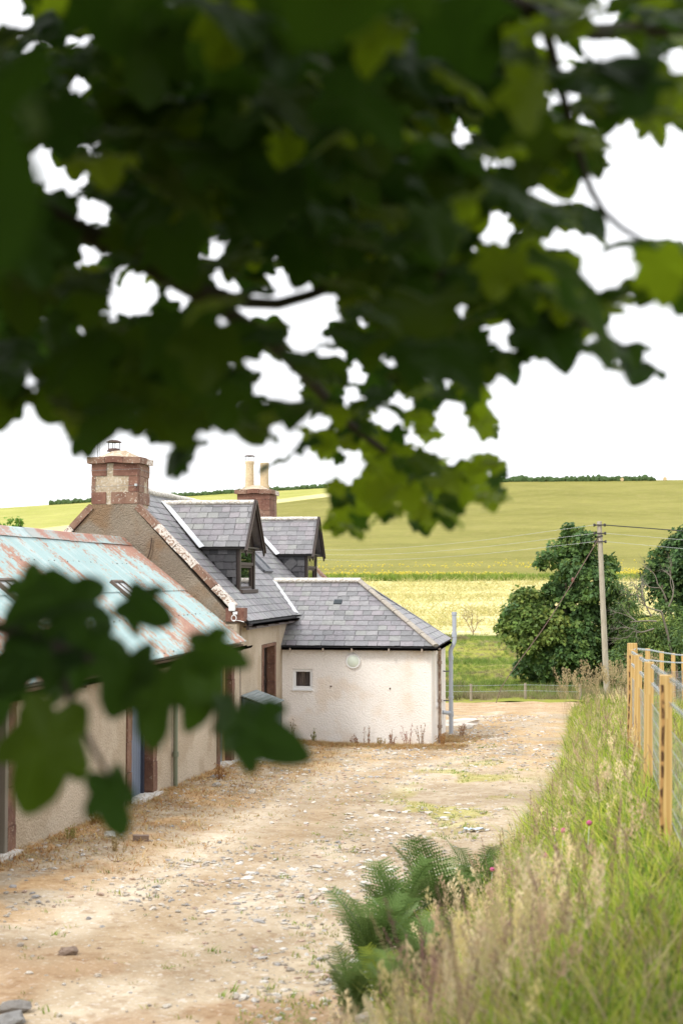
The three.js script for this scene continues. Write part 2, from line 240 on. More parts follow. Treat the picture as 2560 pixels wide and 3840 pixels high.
const slateGrain = tex(512, 512, (u, v) => { const a = fbm(u * 9, v * 9, 263, 4, 9), l = fbm(u * 40, v * 40, 264, 2, 40), g = hash2(u * 512 | 0, v * 512 | 0, 3); const k = (0.74 + 0.52 * a) * (0.93 + 0.14 * g), s = l > 0.72 ? 1.25 : 1; return [0.78 * k * s, 0.78 * k * s, 0.78 * k * s]; }, 0.9);
const slateTones = [[0.268, 0.261, 0.272], [0.231, 0.224, 0.237], [0.298, 0.288, 0.295], [0.249, 0.231, 0.249], [0.282, 0.282, 0.272], [0.201, 0.198, 0.204], [0.286, 0.261, 0.278]];
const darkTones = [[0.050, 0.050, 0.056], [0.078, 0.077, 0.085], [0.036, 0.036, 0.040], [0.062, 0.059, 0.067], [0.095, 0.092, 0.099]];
const slateMats = slateTones.map((c) => std(c, 0.47, { map: slateGrain, bumpMap: slateBump, bumpScale: 0.004 }));
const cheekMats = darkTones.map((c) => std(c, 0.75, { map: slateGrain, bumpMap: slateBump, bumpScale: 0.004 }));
const slateAll = std([1, 1, 1], 0.55, { map: slateGrain, bumpMap: slateBump, bumpScale: 0.004, vertexColors: true });
const woodTex = (c1, c2, seed) => tex(256, 512, (u, v) => { const r = fbm(u * 26, v * 2.2 + fbm(u * 3, v * 2, seed, 2) * 1.2, seed, 4), g = hash2(u * 256 | 0, v * 512 | 0, seed); const k = 0.9 + 0.2 * g; return mixc(c1, c2, clamp(r * 1.7 - 0.35)).map((x) => x * k); }, [0.3, 0.9]);

// ------------------------------------------------------------------ slates
// A field of slates on a plane: O origin at the eave, U along the eave, W up the slope, N outwards; each slate a thin split stone.
const slateGeos = [];
{ const r = RNG(77); for (let k = 0; k < 8; k++) { const w = 1, b = () => (r() - 0.5) * 0.05;
  const p = [[-w / 2 + b(), b()], [-w / 6, b() * 1.2], [w / 6, b() * 1.2], [w / 2 + b(), b()], [w / 2, 1], [-w / 2, 1]]; slateGeos.push(p); } }
function slatePrism(p, th, lift, uvo) {                    // p in (u, v): outline, first four points at the tail
  const n = p.length, vmax = Math.max(...p.map((q) => q[1])), pos = [], uv = [], top = p.map(([a, b]) => [a, b, lerp(lift, 0.006, clamp(b / vmax))]), bot = top.map(([a, b, c]) => [a, b, c - th]);
  const tri = (a, b, c) => { for (const q of [a, b, c]) { pos.push(...q); uv.push(q[0] + uvo, q[1] + uvo * 1.7 + q[2]); } };
  for (let i = 1; i < n - 1; i++) { tri(top[0], top[i], top[i + 1]); tri(bot[0], bot[i + 1], bot[i]); }
  for (let i = 0; i < n; i++) { const j = (i + 1) % n; tri(top[i], bot[i], bot[j]); tri(top[i], bot[j], top[j]); }
  const g = new THREE.BufferGeometry(); g.setAttribute('position', new THREE.Float32BufferAttribute(pos, 3)); g.setAttribute('uv', new THREE.Float32BufferAttribute(uv, 2)); g.computeVertexNormals(); return g;
}
const sharedSlates = new Map();
function slateField(out, { O, U, W, N, len, left, right, course = 0.205, width = 0.23, seed = 1, skip, tones = slateTones, mats = slateMats, th = 0.009, weight = 1, course0 = 0 }) {
  const r = RNG(seed), basis = new THREE.Matrix4().makeBasis(U, W, N), q0 = new THREE.Quaternion().setFromRotationMatrix(basis), rows = Math.ceil((len - 0.02) / course);
  for (let j = 0; j < rows; j++) {
    const v0 = course0 + j * course + (r() - 0.5) * 0.012, long = Math.min(course * 1.32, len - v0 + 0.03); if (long < 0.05) continue;
    const cw = width * lerp(1.06, 0.9, j / rows); let u = left(v0) - r() * cw; const uEnd = Math.max(right(v0), right(v0 + long));
    while (u < uEnd) {
      const wv = 0.84 + 0.08 * Math.floor(r() * 5), w = cw * wv, a = u + 0.003, b = u + w - 0.003, tone = Math.floor(r() * mats.length), vi = Math.floor(r() * 8), j1 = r(), j2 = r(), j3 = r(); u += w;
      const l0 = left(v0), l1 = left(v0 + long), r0 = right(v0), r1 = right(v0 + long);
      if (Math.max(b, b) < Math.min(l0, l1) || a > Math.max(r0, r1)) continue;
      const mid = (a + b) / 2; if (skip && skip(mid, v0 + course / 2, a, b)) continue;
      let pts = slateGeos[vi].map(([x, y]) => [mid + x * (b - a), v0 + y * long]), cut = false;
      const lim = (y, x) => { const k = (y - v0) / long, lo = lerp(l0, l1, k), hi = lerp(r0, r1, k); const c = clamp(x, lo, Math.max(lo, hi)); if (Math.abs(c - x) > 0.012) cut = true; return c; };
      const cl = pts.map(([x, y]) => [lim(y, x), y]);
      const area = Math.abs(cl.reduce((s, p, i) => { const n = cl[(i + 1) % cl.length]; return s + p[0] * n[1] - n[0] * p[1]; }, 0)) / 2; if (area < 0.0025) continue;
      const lift = th * 1.9 + j3 * 0.004, rot = (j1 - 0.5) * 0.018, base = cut ? cl : pts, key = `${vi}|${wv.toFixed(2)}|${cw.toFixed(3)}|${long.toFixed(2)}|${th}`;
      let g; if (cut) g = slatePrism(base.map(([x, y]) => [x - mid, y - v0]), th, lift, j2 * 3);
      else { g = sharedSlates.get(key); if (!g) sharedSlates.set(key, g = slatePrism(base.map(([x, y]) => [x - mid, y - v0]), th, th * 2.1, vi * 0.37)); }
      const pos = O.clone().addScaledVector(U, mid).addScaledVector(W, v0).addScaledVector(N, j3 * 0.003);
      const quat = q0.clone().multiply(new THREE.Quaternion().setFromAxisAngle(new THREE.Vector3(0, 0, 1), rot));
      const toC = camera.position.clone().sub(pos), dist = toC.length();
      out.push({ g, pos, quat, mat: mats[tone], tone: tones[tone], score: weight * area * Math.max(0, toC.dot(N) / dist) / (dist * dist) });
    }
  }
}
function laySlates(list, roof, most = 300) {               // the ones that show largest singly, the rest as one mass
  list.sort((a, b) => b.score - a.score);
  for (const s of list.slice(0, most)) { const m = mesh('slate', s.g, s.mat, roof); m.position.copy(s.pos); m.quaternion.copy(s.quat); }
  const rest = list.slice(most).map((s) => { const g = prep(s.g.clone()); g.applyMatrix4(new THREE.Matrix4().compose(s.pos, s.quat, new THREE.Vector3(1, 1, 1))); const c = new Float32Array(g.attributes.position.count * 3); for (let i = 0; i < c.length; i += 3) { c[i] = s.tone[0]; c[i + 1] = s.tone[1]; c[i + 2] = s.tone[2]; } g.setAttribute('color', new THREE.BufferAttribute(c, 3)); return g; });
  if (rest.length) stuff(mesh('slates', merge(rest), slateAll, roof));
}
function plate(a, b, c, d, th) {                           // a thick four-cornered sheet, th below its upper face
  const n = b.clone().sub(a).cross(d.clone().sub(a)).normalize().multiplyScalar(-th), lo = [a, b, c, d].map((p) => p.clone().add(n)), hi = [a, b, c, d], pos = [];
  const quad = (p, q, r, s) => { for (const v of [p, q, r, p, r, s]) pos.push(v.x, v.y, v.z); };
  quad(...hi); quad(lo[3], lo[2], lo[1], lo[0]); for (let i = 0; i < 4; i++) { const j = (i + 1) % 4; quad(hi[i], lo[i], lo[j], hi[j]); }
  const g = new THREE.BufferGeometry(); g.setAttribute('position', new THREE.Float32BufferAttribute(pos, 3)); g.computeVertexNormals(); return metreUV(g);
}
function bar(a, b, w, h, upv = new THREE.Vector3(0, 1, 0)) {   // a squared bar from a to b
  const dir = b.clone().sub(a), L = dir.length(); dir.normalize(); const side = new THREE.Vector3().crossVectors(dir, upv).normalize(), up2 = new THREE.Vector3().crossVectors(side, dir);
  const g = new THREE.BoxGeometry(w, h, L); g.applyMatrix4(new THREE.Matrix4().makeBasis(side, up2, dir.clone().negate())); g.translate((a.x + b.x) / 2, (a.y + b.y) / 2, (a.z + b.z) / 2); return metreUV(g);
}
function halfRound(a, b, r) {                              // an open half-round gutter
  const g = new THREE.CylinderGeometry(r, r, a.distanceTo(b), 10, 1, true, 0, Math.PI), dir = b.clone().sub(a).normalize(), up = new THREE.Vector3(0, 1, 0), side = new THREE.Vector3().crossVectors(dir, up).normalize();
  g.applyMatrix4(new THREE.Matrix4().makeBasis(up.clone().negate(), dir, side.clone().negate())); g.translate((a.x + b.x) / 2, (a.y + b.y) / 2, (a.z + b.z) / 2);
  const inner = prep(g.clone()); return [prep(g), inner.scale(1, 1, 1)].slice(0, 1).concat([]);
}

// ------------------------------------------------------------------ farmhouse
const K = 1.0147, mainRoofY = (x) => 1.88 + (-6.25 - x) * K, mainRoofX = (y) => -6.25 - (y - 1.88) / K;
const EAVE = V(-6.22, 1.85, 0), RIDGE = [-8.98, 4.65];
const house = thing('farmhouse', 'slate roofed farmhouse with tan roughcast gable, two dormers and sandstone chimneys', 'house', V(0, 0, 0));
{
  const back = -11.57, y0 = -1.9;
  // walls
  mesh('gable_wall', wallZ([[back, y0], [-6.39, y0], [-6.39, 1.83], [-8.43, 4.04], [-8.47, 4.26], [-9.49, 4.26], [-9.53, 4.04], [back, 1.83]], [], 28.305, 0.4), harlTan, house);
  mesh('front_wall', wallX(rect(28.72, 43.2, y0, 1.83), [rect(30.79, 32.36, -0.585, 1.275)], -6.39, 0.45), harlBeige, house);
  mesh('gable_wall', wallZ([[back, y0], [-6.39, y0], [-6.39, 1.83], [-8.98, 4.6], [back, 1.83]], [], 43.21, 0.4), harlTan, house);
  mesh('rear_wall', box(back, back + 0.4, y0, 1.83, 28.72, 43.2), harlBeige, house);
  mesh('corner_band', stoneBox(-6.62, -6.386, -1.2, 1.80, 28.297, 28.52, 0.004, 3), harlBeige, house);
  mesh('floor', box(back + 0.4, -6.85, -1.0, -0.9, 28.72, 43.2), roomMat, house);
  mesh('upper_floor', box(back + 0.4, -6.85, 1.72, 1.8, 28.72, 43.2), roomMat, house);
  const iron = mesh('wall_tie', tube([V(-8.17, 3.56, 28.27), V(-8.20, 3.3, 28.26), V(-8.28, 3.06, 28.27)], 0.013, 0.01, 5, true), std([0.06, 0.035, 0.025], 0.8), house); iron.userData.label = 'rusty iron strap on the gable';

  // roof
  const roof = part('roof', house), S = [], W = new THREE.Vector3(-1, K, 0).normalize(), N = new THREE.Vector3(K, 1, 0).normalize(), L = Math.hypot(RIDGE[0] - EAVE.x, RIDGE[1] - 1.85);
  mesh('roof_deck', plate(V(-6.2, 1.80, 28.7), V(-6.2, 1.80, 43.2), V(-8.98, 4.62, 43.2), V(-8.98, 4.62, 28.7), 0.06), darkDeck, roof);
  mesh('roof_deck', plate(V(-8.99, 4.62, 28.7), V(-8.99, 4.62, 43.2), V(-11.76, 1.80, 43.2), V(-11.76, 1.80, 28.7), 0.06), slateMats[1], roof);
  const dc = [31.12, 39.68], wingY = (d) => 1.17 + (d - 33.03) * 0.656;
  slateField(S, { O: V(-6.215, 1.845, 0).addScaledVector(N, 0.01), U: new THREE.Vector3(0, 0, -1), W, N, len: L, left: () => 28.52, right: () => 43.35, seed: 5, width: 0.235, course: 0.2,
    skip: (d, v) => { const y = 1.845 + v * W.y; for (const c of dc) { if (Math.abs(d - c) < 0.74 && y > 2.55 && y < 3.5) return true; if (y >= 3.5 && Math.abs(d - c) < 0.8 * (4.35 - y)) return true; } return d > 33.3 && d < 37.3 && y < Math.min(wingY(d), wingY(70.6 - d)) - 0.22; } });
  // near dormer, far dormer
  const DK = 1.03 / 0.95;
  dc.forEach((c, i) => {
    const dorm = part('dormer', house), xe = -6.63, W1 = new THREE.Vector3(0, DK, -1).normalize(), N1 = new THREE.Vector3(0, 1, DK).normalize(), len = Math.hypot(0.95, 1.03);
    if (i) dorm.userData.label = 'far dormer with a slipped diagonal slate on its cheek';
    for (const s of [-1, 1]) {
      const e0 = c + s * 0.93, pl = s < 0 ? plate(V(mainRoofX(3.38) + 0.02, 3.40, e0), V(xe + 0.01, 3.40, e0), V(xe + 0.01, 4.42, c), V(mainRoofX(4.42), 4.42, c), 0.05) : plate(V(xe + 0.01, 3.40, e0), V(mainRoofX(3.38) + 0.02, 3.40, e0), V(mainRoofX(4.42), 4.42, c), V(xe + 0.01, 4.42, c), 0.05);
      mesh('roof_deck', pl, s < 0 ? darkDeck : slateMats[3], dorm);
    }
    slateField(S, { O: V(0, 3.415, c - 0.945), U: new THREE.Vector3(1, 0, 0), W: W1, N: N1, len, left: (v) => mainRoofX(3.415 + v * W1.y) + 0.06, right: () => xe, seed: 31 + i, width: 0.24, course: 0.178, weight: 1.2 });
    slateField(S, { O: V(0, 3.415, c + 0.945), U: new THREE.Vector3(-1, 0, 0), W: new THREE.Vector3(0, DK, 1).normalize(), N: new THREE.Vector3(0, 1, -DK).normalize(), len, left: () => -xe, right: (v) => -mainRoofX(3.415 + v * W1.y) - 0.06, seed: 41 + i, width: 0.24, course: 0.178, weight: 0.01 });
    // cheeks
    for (const s of [-1, 1]) {
      const dd = c + s * 0.8;
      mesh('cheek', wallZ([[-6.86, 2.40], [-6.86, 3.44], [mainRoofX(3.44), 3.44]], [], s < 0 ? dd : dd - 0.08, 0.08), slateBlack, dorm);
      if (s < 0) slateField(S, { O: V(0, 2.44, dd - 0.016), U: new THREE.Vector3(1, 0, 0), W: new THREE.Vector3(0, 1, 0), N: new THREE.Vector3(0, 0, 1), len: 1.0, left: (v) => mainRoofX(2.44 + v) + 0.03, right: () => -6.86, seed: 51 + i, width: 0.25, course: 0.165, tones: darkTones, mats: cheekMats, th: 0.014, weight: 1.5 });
    }
    // ridge stones, soffit, bargeboards, boarded gable
    const rg = []; let xx = xe + 0.02, k = 0; while (xx > mainRoofX(4.44)) { const nx = Math.max(mainRoofX(4.44) - 0.08, xx - 0.44); const g = new THREE.CylinderGeometry(0.085, 0.085, xx - nx - 0.006, 10, 1, false); g.rotateZ(Math.PI / 2); g.scale(1, 0.75, 1.25); g.translate((xx + nx) / 2, 4.43 + (k++ % 2) * 0.005, -c); mesh('ridge_tile', metreUV(g), ridgeStone, dorm); xx = nx; }
    for (const s of [-1, 1]) {
      mesh('bargeboard', bar(V(xe + 0.02, 4.44, c + s * 0.01), V(xe + 0.02, 3.29, c + s * 1.0), 0.035, 0.16), brownPaint, dorm);
      mesh('barge_trim', bar(V(xe + 0.05, 4.47, c + s * 0.01), V(xe + 0.05, 3.33, c + s * 1.02), 0.03, 0.05), brownPaintWorn, dorm);
      mesh('flashing', plate(...(s < 0 ? [V(mainRoofX(3.32) + 0.05, 3.40, c + s * 1.08), V(mainRoofX(3.32) + 0.14, 3.44, c + s * 0.98), V(mainRoofX(4.42) + 0.12, 4.45, c + s * 0.02), V(mainRoofX(4.42), 4.48, c + s * 0.12)] : [V(mainRoofX(3.32) + 0.10, 3.44, c + s * 0.98), V(mainRoofX(3.32), 3.40, c + s * 1.13), V(mainRoofX(4.42), 4.48, c + s * 0.18), V(mainRoofX(4.42) + 0.08, 4.45, c + s * 0.02)]), 0.006), lead, dorm);
    }
    for (let b = 0; b < 11; b++) { const d0 = c - 0.77 + b * 0.14, d1 = d0 + 0.134, hy = (d) => 4.40 - Math.abs(d - c) * DK; mesh('gable_board', wallX([[d0, 3.44], [d1, 3.44], [d1, Math.max(3.46, hy(d1))], ...(d0 < c && d1 > c ? [[c, 4.40]] : []), [d0, Math.max(3.46, hy(d0))]], [], -6.80, 0.03), brownPaint, dorm); }
    mesh('soffit', box(-7.0, -6.66, 3.40, 3.43, c - 0.9, c + 0.9), brownPaint, dorm);
    // window
    const win = part('window', dorm), x = -6.78, a = c - 0.8, b = c + 0.8, yb = 2.46, yt = 3.42;
    const fr = (d0, d1, y0, y1, xo = 0, th = 0.09, m = brownPaint) => mesh('frame', rbox(x - th + xo, x + xo, y0, y1, d0, d1, 0.006), m, win);
    fr(a, a + 0.12, yb, yt); fr(b - 0.12, b, yb, yt); fr(a + 0.12, b - 0.12, yt - 0.07, yt, 0, 0.09); mesh('sill', rbox(x - 0.1, x + 0.07, yb - 0.05, yb + 0.03, a - 0.02, b + 0.02, 0.006), brownPaintWorn, win);
    const ym = 3.02, s0 = a + 0.12, s1 = b - 0.12;
    for (const [p0, p1, xo] of [[yb + 0.03, ym, -0.045], [ym, yt - 0.07, -0.015]]) {
      fr(s0, s0 + 0.07, p0, p1, xo, 0.04, brownPaintWorn); fr(s1 - 0.07, s1, p0, p1, xo, 0.04, brownPaintWorn); fr(s0 + 0.07, s1 - 0.07, p0, p0 + 0.07, xo, 0.04, brownPaintWorn); fr(s0 + 0.07, s1 - 0.07, p1 - 0.05, p1, xo, 0.04, brownPaintWorn);
      mesh('pane', box(x + xo - 0.022, x + xo - 0.018, p0 + 0.06, p1 - 0.04, s0 + 0.06, s1 - 0.06), glass, win);
    }
    const cw = new THREE.PlaneGeometry(0.5, 0.9, 30, 1), p = cw.attributes.position; for (let q = 0; q < p.count; q++) p.setZ(q, 0.03 * Math.sin(p.getX(q) * 60)); cw.rotateY(Math.PI / 2); cw.translate(x - 0.2, 2.95, -(c - 0.4)); cw.computeVertexNormals();
    mesh('curtain', cw, curtain, win);
    mesh('room_floor', box(-8.6, -6.87, 2.38, 2.42, c - 0.75, c + 0.75), roomMat, win);
  });
  laySlates(S, roof);
  // crooked loose slate on the far cheek
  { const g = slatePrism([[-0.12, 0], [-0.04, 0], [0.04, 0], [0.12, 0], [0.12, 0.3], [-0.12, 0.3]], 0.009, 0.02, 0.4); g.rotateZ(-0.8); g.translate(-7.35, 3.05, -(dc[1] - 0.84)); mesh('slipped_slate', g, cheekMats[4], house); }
  // main ridge
  for (let d = 29.2, k = 0; d < 42; d += 0.5, k++) { const g = new THREE.CylinderGeometry(0.11, 0.11, 0.49, 12); g.rotateX(Math.PI / 2); g.scale(1.25, 0.75, 1); g.rotateZ((hash2(k, 1, 5) - 0.5) * 0.08); g.translate(-8.98, 4.66 + (hash2(k, 3, 5) - 0.5) * 0.02, -d - 0.25); mesh('ridge_tile', metreUV(g), ridgeStone, roof); }
  // roof window
  { const rw = part('roof_window', roof), q0 = [34.92, 35.94], P = (x, d, n) => V(x, mainRoofY(x), d).addScaledVector(N, n); const xb = -7.25, xt = -7.95;
    for (const [p, q, w] of [[P(xb, q0[0], 0.05), P(xb, q0[1], 0.05), 0.09], [P(xt, q0[0], 0.05), P(xt, q0[1], 0.05), 0.09], [P(xb, q0[0], 0.05), P(xt, q0[0], 0.05), 0.07], [P(xb, q0[1], 0.05), P(xt, q0[1], 0.05), 0.07]]) mesh('frame', bar(p, q, w, 0.08, N), std([0.09, 0.095, 0.11], 0.5), rw);
    mesh('pane', plate(P(xb, q0[0], 0.07), P(xb, q0[1], 0.07), P(xt, q0[1], 0.07), P(xt, q0[0], 0.07), 0.006), std([0.16, 0.18, 0.20], 0.08, { metalness: 0.2 }), rw); }
  // skew stones on both gables
  const skews = (d0, d1, top, bottom, s, n, seed) => { for (let i = 0; i < n; i++) { const a = i / n, b = (i + 1) / n, xa = lerp(bottom, top, a), xb2 = lerp(bottom, top, b), yy = (x) => 1.88 + (s > 0 ? (-6.25 - x) : (x + 11.71)) * K + 0.06; const A = V(xa, yy(xa), (d0 + d1) / 2), B = V(xb2, yy(xb2), (d0 + d1) / 2), dir = B.clone().sub(A), Lg = dir.length(); dir.normalize(); A.addScaledVector(dir, 0.006); B.addScaledVector(dir, -0.006);
      const g = new THREE.BoxGeometry(d1 - d0, 0.13, Lg - 0.012, 3, 3, 4), side = new THREE.Vector3(0, 0, 1).cross(dir).normalize(), mt = new THREE.Matrix4().makeBasis(new THREE.Vector3(0, 0, 1), side, dir.clone().negate().multiplyScalar(1)); if (mt.determinant() < 0) mt.makeBasis(new THREE.Vector3(0, 0, -1), side, dir.clone().negate()); g.applyMatrix4(mt); g.translate((A.x + B.x) / 2, (A.y + B.y) / 2, (A.z + B.z) / 2); mesh('skew_stone', metreUV(rough(g, 0.016, 6, seed + i * 3)), i % 3 === 1 ? redStoneB : lichenStone, roof); } };
  skews(28.26, 28.54, -8.5, -6.46, 1, 5, 3); skews(28.26, 28.54, -9.46, -11.6, -1, 5, 23); skews(43.3, 43.64, -8.75, -6.4, 1, 5, 43);
  mesh('skew_putt', stoneBox(-6.62, -6.24, 1.86, 2.13, 28.27, 28.6, 0.01, 7), redStone, roof); mesh('skew_putt', stoneBox(-6.62, -6.28, 1.78, 2.06, 43.25, 43.62, 0.01, 8), redStone, roof);
  // sandstone chimney on the near gable
  const chimney = (name, x0, x1, d0, d1, y0c, y1c, patch, seed, label) => {
    const ch = part(name, roof); ch.userData.label = label;
    mesh('core', stoneBox(x0 + 0.02, x1 - 0.02, y0c - 0.9, y1c, d0 + 0.02, d1 - 0.02, 0.012, seed), patch ? cement : redStoneB, ch);
    const rows = [[y0c, y0c + 0.25], [y0c + 0.25, y0c + 0.58], [y0c + 0.58, y1c]];
    const front = patch ? [[[0, 0.32], [0.43, 1]], [[0, 0.09], [0.80, 1]], [[0, 0.33], [0.47, 1]]] : [[[0, 0.55], [0.55, 1]], [[0, 0.3], [0.3, 0.78], [0.78, 1]], [[0, 0.5], [0.5, 1]]];
    rows.forEach(([a, b], j) => { front[j].forEach(([s, e], k) => mesh('stone', stoneBox(lerp(x0, x1, s), lerp(x0, x1, e) - 0.008, a + 0.004, b - 0.005, d0, d0 + 0.12, 0.010, seed + j * 9 + k), (j + k) % 3 === 1 ? redStoneB : redStone, ch));
      const sp = j === 1 ? [[0.13, 0.55], [0.6, 1]] : [[0.13, 0.7], [0.7, 1]]; sp.forEach(([s, e], k) => mesh('stone', stoneBox(x1 - 0.12, x1 - (k === 1 && j === 1 && patch ? 0.02 : 0), a + 0.004, b - 0.005, lerp(d0, d1, s), lerp(d0, d1, e) - 0.008, 0.010, seed + 31 + j * 9 + k), k ? redStoneB : (patch ? redStoneB : redStone), ch)); 
      mesh('stone', stoneBox(x0, x0 + 0.12, a + 0.004, b - 0.005, d0 + 0.13, d1, 0.010, seed + 61 + j), redStone, ch); });
    const n = 3; for (let k = 0; k < n; k++) mesh('cap_stone', stoneBox(lerp(x0 - 0.07, x1 + 0.07, k / n), lerp(x0 - 0.07, x1 + 0.07, (k + 1) / n) - 0.008, y1c + (k === 1 ? 0.012 : 0), y1c + 0.13 + (k === 1 ? 0.01 : 0), d0 - 0.07, (d0 + d1) / 2, 0.014, seed + 71 + k), k === 1 ? redStone : redStoneB, ch);
    for (let k = 0; k < 2; k++) mesh('cap_stone', stoneBox(lerp(x0 - 0.07, x1 + 0.07, k / 2), lerp(x0 - 0.07, x1 + 0.07, (k + 1) / 2) - 0.008, y1c, y1c + 0.13, (d0 + d1) / 2 + 0.006, d1 + 0.07, 0.014, seed + 81 + k), lichenStone, ch);
    const f = new THREE.CylinderGeometry(0.2, Math.hypot(x1 - x0, d1 - d0) / 2 - 0.04, 0.17, 4, 2); f.rotateY(Math.PI / 4); f.scale((x1 - x0) / (d1 - d0) > 1 ? 1 : 0.95, 1, (d1 - d0) / (x1 - x0)); f.translate((x0 + x1) / 2, y1c + 0.205, -(d0 + d1) / 2); mesh('flaunching', metreUV(rough(f, 0.012, 7, seed)), cement, ch); return ch;
  };
  const ch1 = chimney('chimney', -9.475, -8.482, 28.3, 29.17, 4.27, 5.11, true, 301, 'red sandstone chimney with patches of flaking cement');
  { const cw = part('cowl', ch1), cx = -9.14, cd = 28.75, m = std([0.07, 0.03, 0.022], 0.6);
    const ring = (r0, r1, y, h) => { const g = new THREE.CylinderGeometry(r0, r1, h, 8); g.translate(cx, y, -cd); return prep(g); };
    mesh('cowl_base', [ring(0.12, 0.155, 5.435, 0.045), ring(0.15, 0.16, 5.405, 0.02)], m, cw); mesh('cowl_hood', [ring(0.09, 0.165, 5.615, 0.035), ring(0.165, 0.17, 5.592, 0.012)], m, cw);
    for (let k = 0; k < 4; k++) { const t = k * Math.PI / 2 + 0.5, x = cx + 0.115 * Math.cos(t), d = cd + 0.115 * Math.sin(t); mesh('cowl_post', cyl(V(x, 5.44, d), V(x, 5.6, d), 0.009), m, cw); }
    for (const y of [4.62, 4.96]) mesh('tie_wire', [tube([V(-9.5, y, 28.27), V(-9.0, y + 0.015, 28.265), V(-8.46, y + 0.03, 28.27)], 0.004), tube([V(-8.455, y + 0.03, 28.28), V(-8.455, y, 29.2)], 0.004)], std([0.2, 0.2, 0.2], 0.5), ch1);
    mesh('wire_clip', rbox(-8.54, -8.49, 4.63, 4.68, 28.24, 28.29, 0.008), std([0.5, 0.53, 0.55], 0.4), ch1);
    mesh('aerial', [cyl(V(-9.49, 5.2, 28.75), V(-9.5, 5.95, 28.75), 0.008, 0.006), cyl(V(-9.455, 5.2, 28.75), V(-9.46, 5.85, 28.75), 0.006, 0.005)], std([0.25, 0.26, 0.27], 0.5), ch1); }
  const ch2 = chimney('chimney', -9.49, -8.48, 42.0, 43.1, 4.55, 5.3, false, 401, 'far lichen-speckled sandstone chimney with two buff clay pots');
  { const pot = std([1, 1, 1], 0.85, { map: stoneTex([0.56, 0.43, 0.26], [0.66, 0.53, 0.34], [0.5, 0.38, 0.24], 0.4, 271) });
    for (const [x, h] of [[-9.22, 0.83], [-8.76, 0.78]]) { const lathe = new THREE.LatheGeometry([[0.15, 0], [0.155, 0.06], [0.135, 0.12], [0.125, h - 0.1], [0.14, h - 0.08], [0.14, h], [0.105, h], [0.1, h - 0.3]].map(([a, b]) => new THREE.Vector2(a, b)), 20); lathe.translate(x, 5.5, -42.55); mesh('chimney_pot', metreUV(lathe), pot, ch2); }
    const m = std([0.08, 0.045, 0.035], 0.6), g1 = new THREE.CylinderGeometry(0.12, 0.19, 0.03, 14); g1.translate(-9.22, 6.5, -42.55); const p = [prep(g1)]; for (let k = 0; k < 4; k++) { const t = k * Math.PI / 2 + 0.4; p.push(cyl(V(-9.22 + 0.12 * Math.cos(t), 6.3, 42.55 + 0.12 * Math.sin(t)), V(-9.22 + 0.12 * Math.cos(t), 6.5, 42.55 + 0.12 * Math.sin(t)), 0.008)); } mesh('pot_cowl', p, m, ch2); }
  // front window with sandstone margins
  { const w = part('window', house), x = -6.58, a = 30.95, b = 32.2, y0w = -0.45, y1w = 1.2;
    for (const [p, q, c, d] of [[a, a + 0.09, y0w, y1w], [b - 0.09, b, y0w, y1w], [a + 0.09, b - 0.09, y1w - 0.08, y1w], [a + 0.09, b - 0.09, y0w, y0w + 0.1], [a + 0.09, b - 0.09, 0.42, 0.49]]) mesh('frame', rbox(x - 0.08, x, c, d, p, q, 0.006), brownPaint, w);
    for (const [c, d] of [[y0w + 0.1, 0.42], [0.49, y1w - 0.08]]) mesh('pane', box(x - 0.045, x - 0.04, c, d, a + 0.09, b - 0.09), glass, w);
    mesh('blind', box(x - 0.16, x - 0.15, 0.75, 1.15, a + 0.05, b - 0.05), curtain, w);
    for (let k = 0; k < 4; k++) mesh('jamb_stone', stoneBox(-6.56, -6.375 + (k % 2) * 0.004, lerp(y0w, y1w, k / 4) + 0.004, lerp(y0w, y1w, (k + 1) / 4) - 0.004, b + 0.001, b + 0.15, 0.004, 500 + k), brownStone, w);
    for (let k = 0; k < 4; k++) mesh('jamb_stone', stoneBox(-6.56, -6.375 + (k % 2) * 0.004, lerp(y0w, y1w, k / 4) + 0.004, lerp(y0w, y1w, (k + 1) / 4) - 0.004, a - 0.15, a - 0.001, 0.004, 510 + k), brownStone, w);
    mesh('lintel', stoneBox(-6.56, -6.37, y1w + 0.002, y1w + 0.07, a - 0.158, b + 0.158, 0.004, 521), brownStone, w); mesh('sill', stoneBox(-6.6, -6.33, y0w - 0.13, y0w - 0.002, a - 0.158, b + 0.158, 0.004, 522), brownStone, w); 
    const vase = new THREE.SphereGeometry(0.05, 10, 8); vase.translate(-6.7, -0.05, -31.1); mesh('yellow_flower', prep(vase), std([0.75, 0.55, 0.02], 0.8), w); }
  mesh('gutter', [...halfRound(V(-6.17, 1.80, 28.55), V(-6.17, 1.79, 34.1), 0.06), box(-6.26, -6.2, 1.68, 1.78, 28.6, 34.1)], gutterMat, house);
  mesh('gutter', [...halfRound(V(-6.17, 1.79, 36.5), V(-6.17, 1.80, 43.3), 0.06)], gutterMat, house);
  for (let d = 28.9; d < 34; d += 1.2) mesh('gutter_bracket', rbox(-6.38, -6.1, 1.715, 1.745, d, d + 0.03, 0.006), brownPaintWorn, house);
}

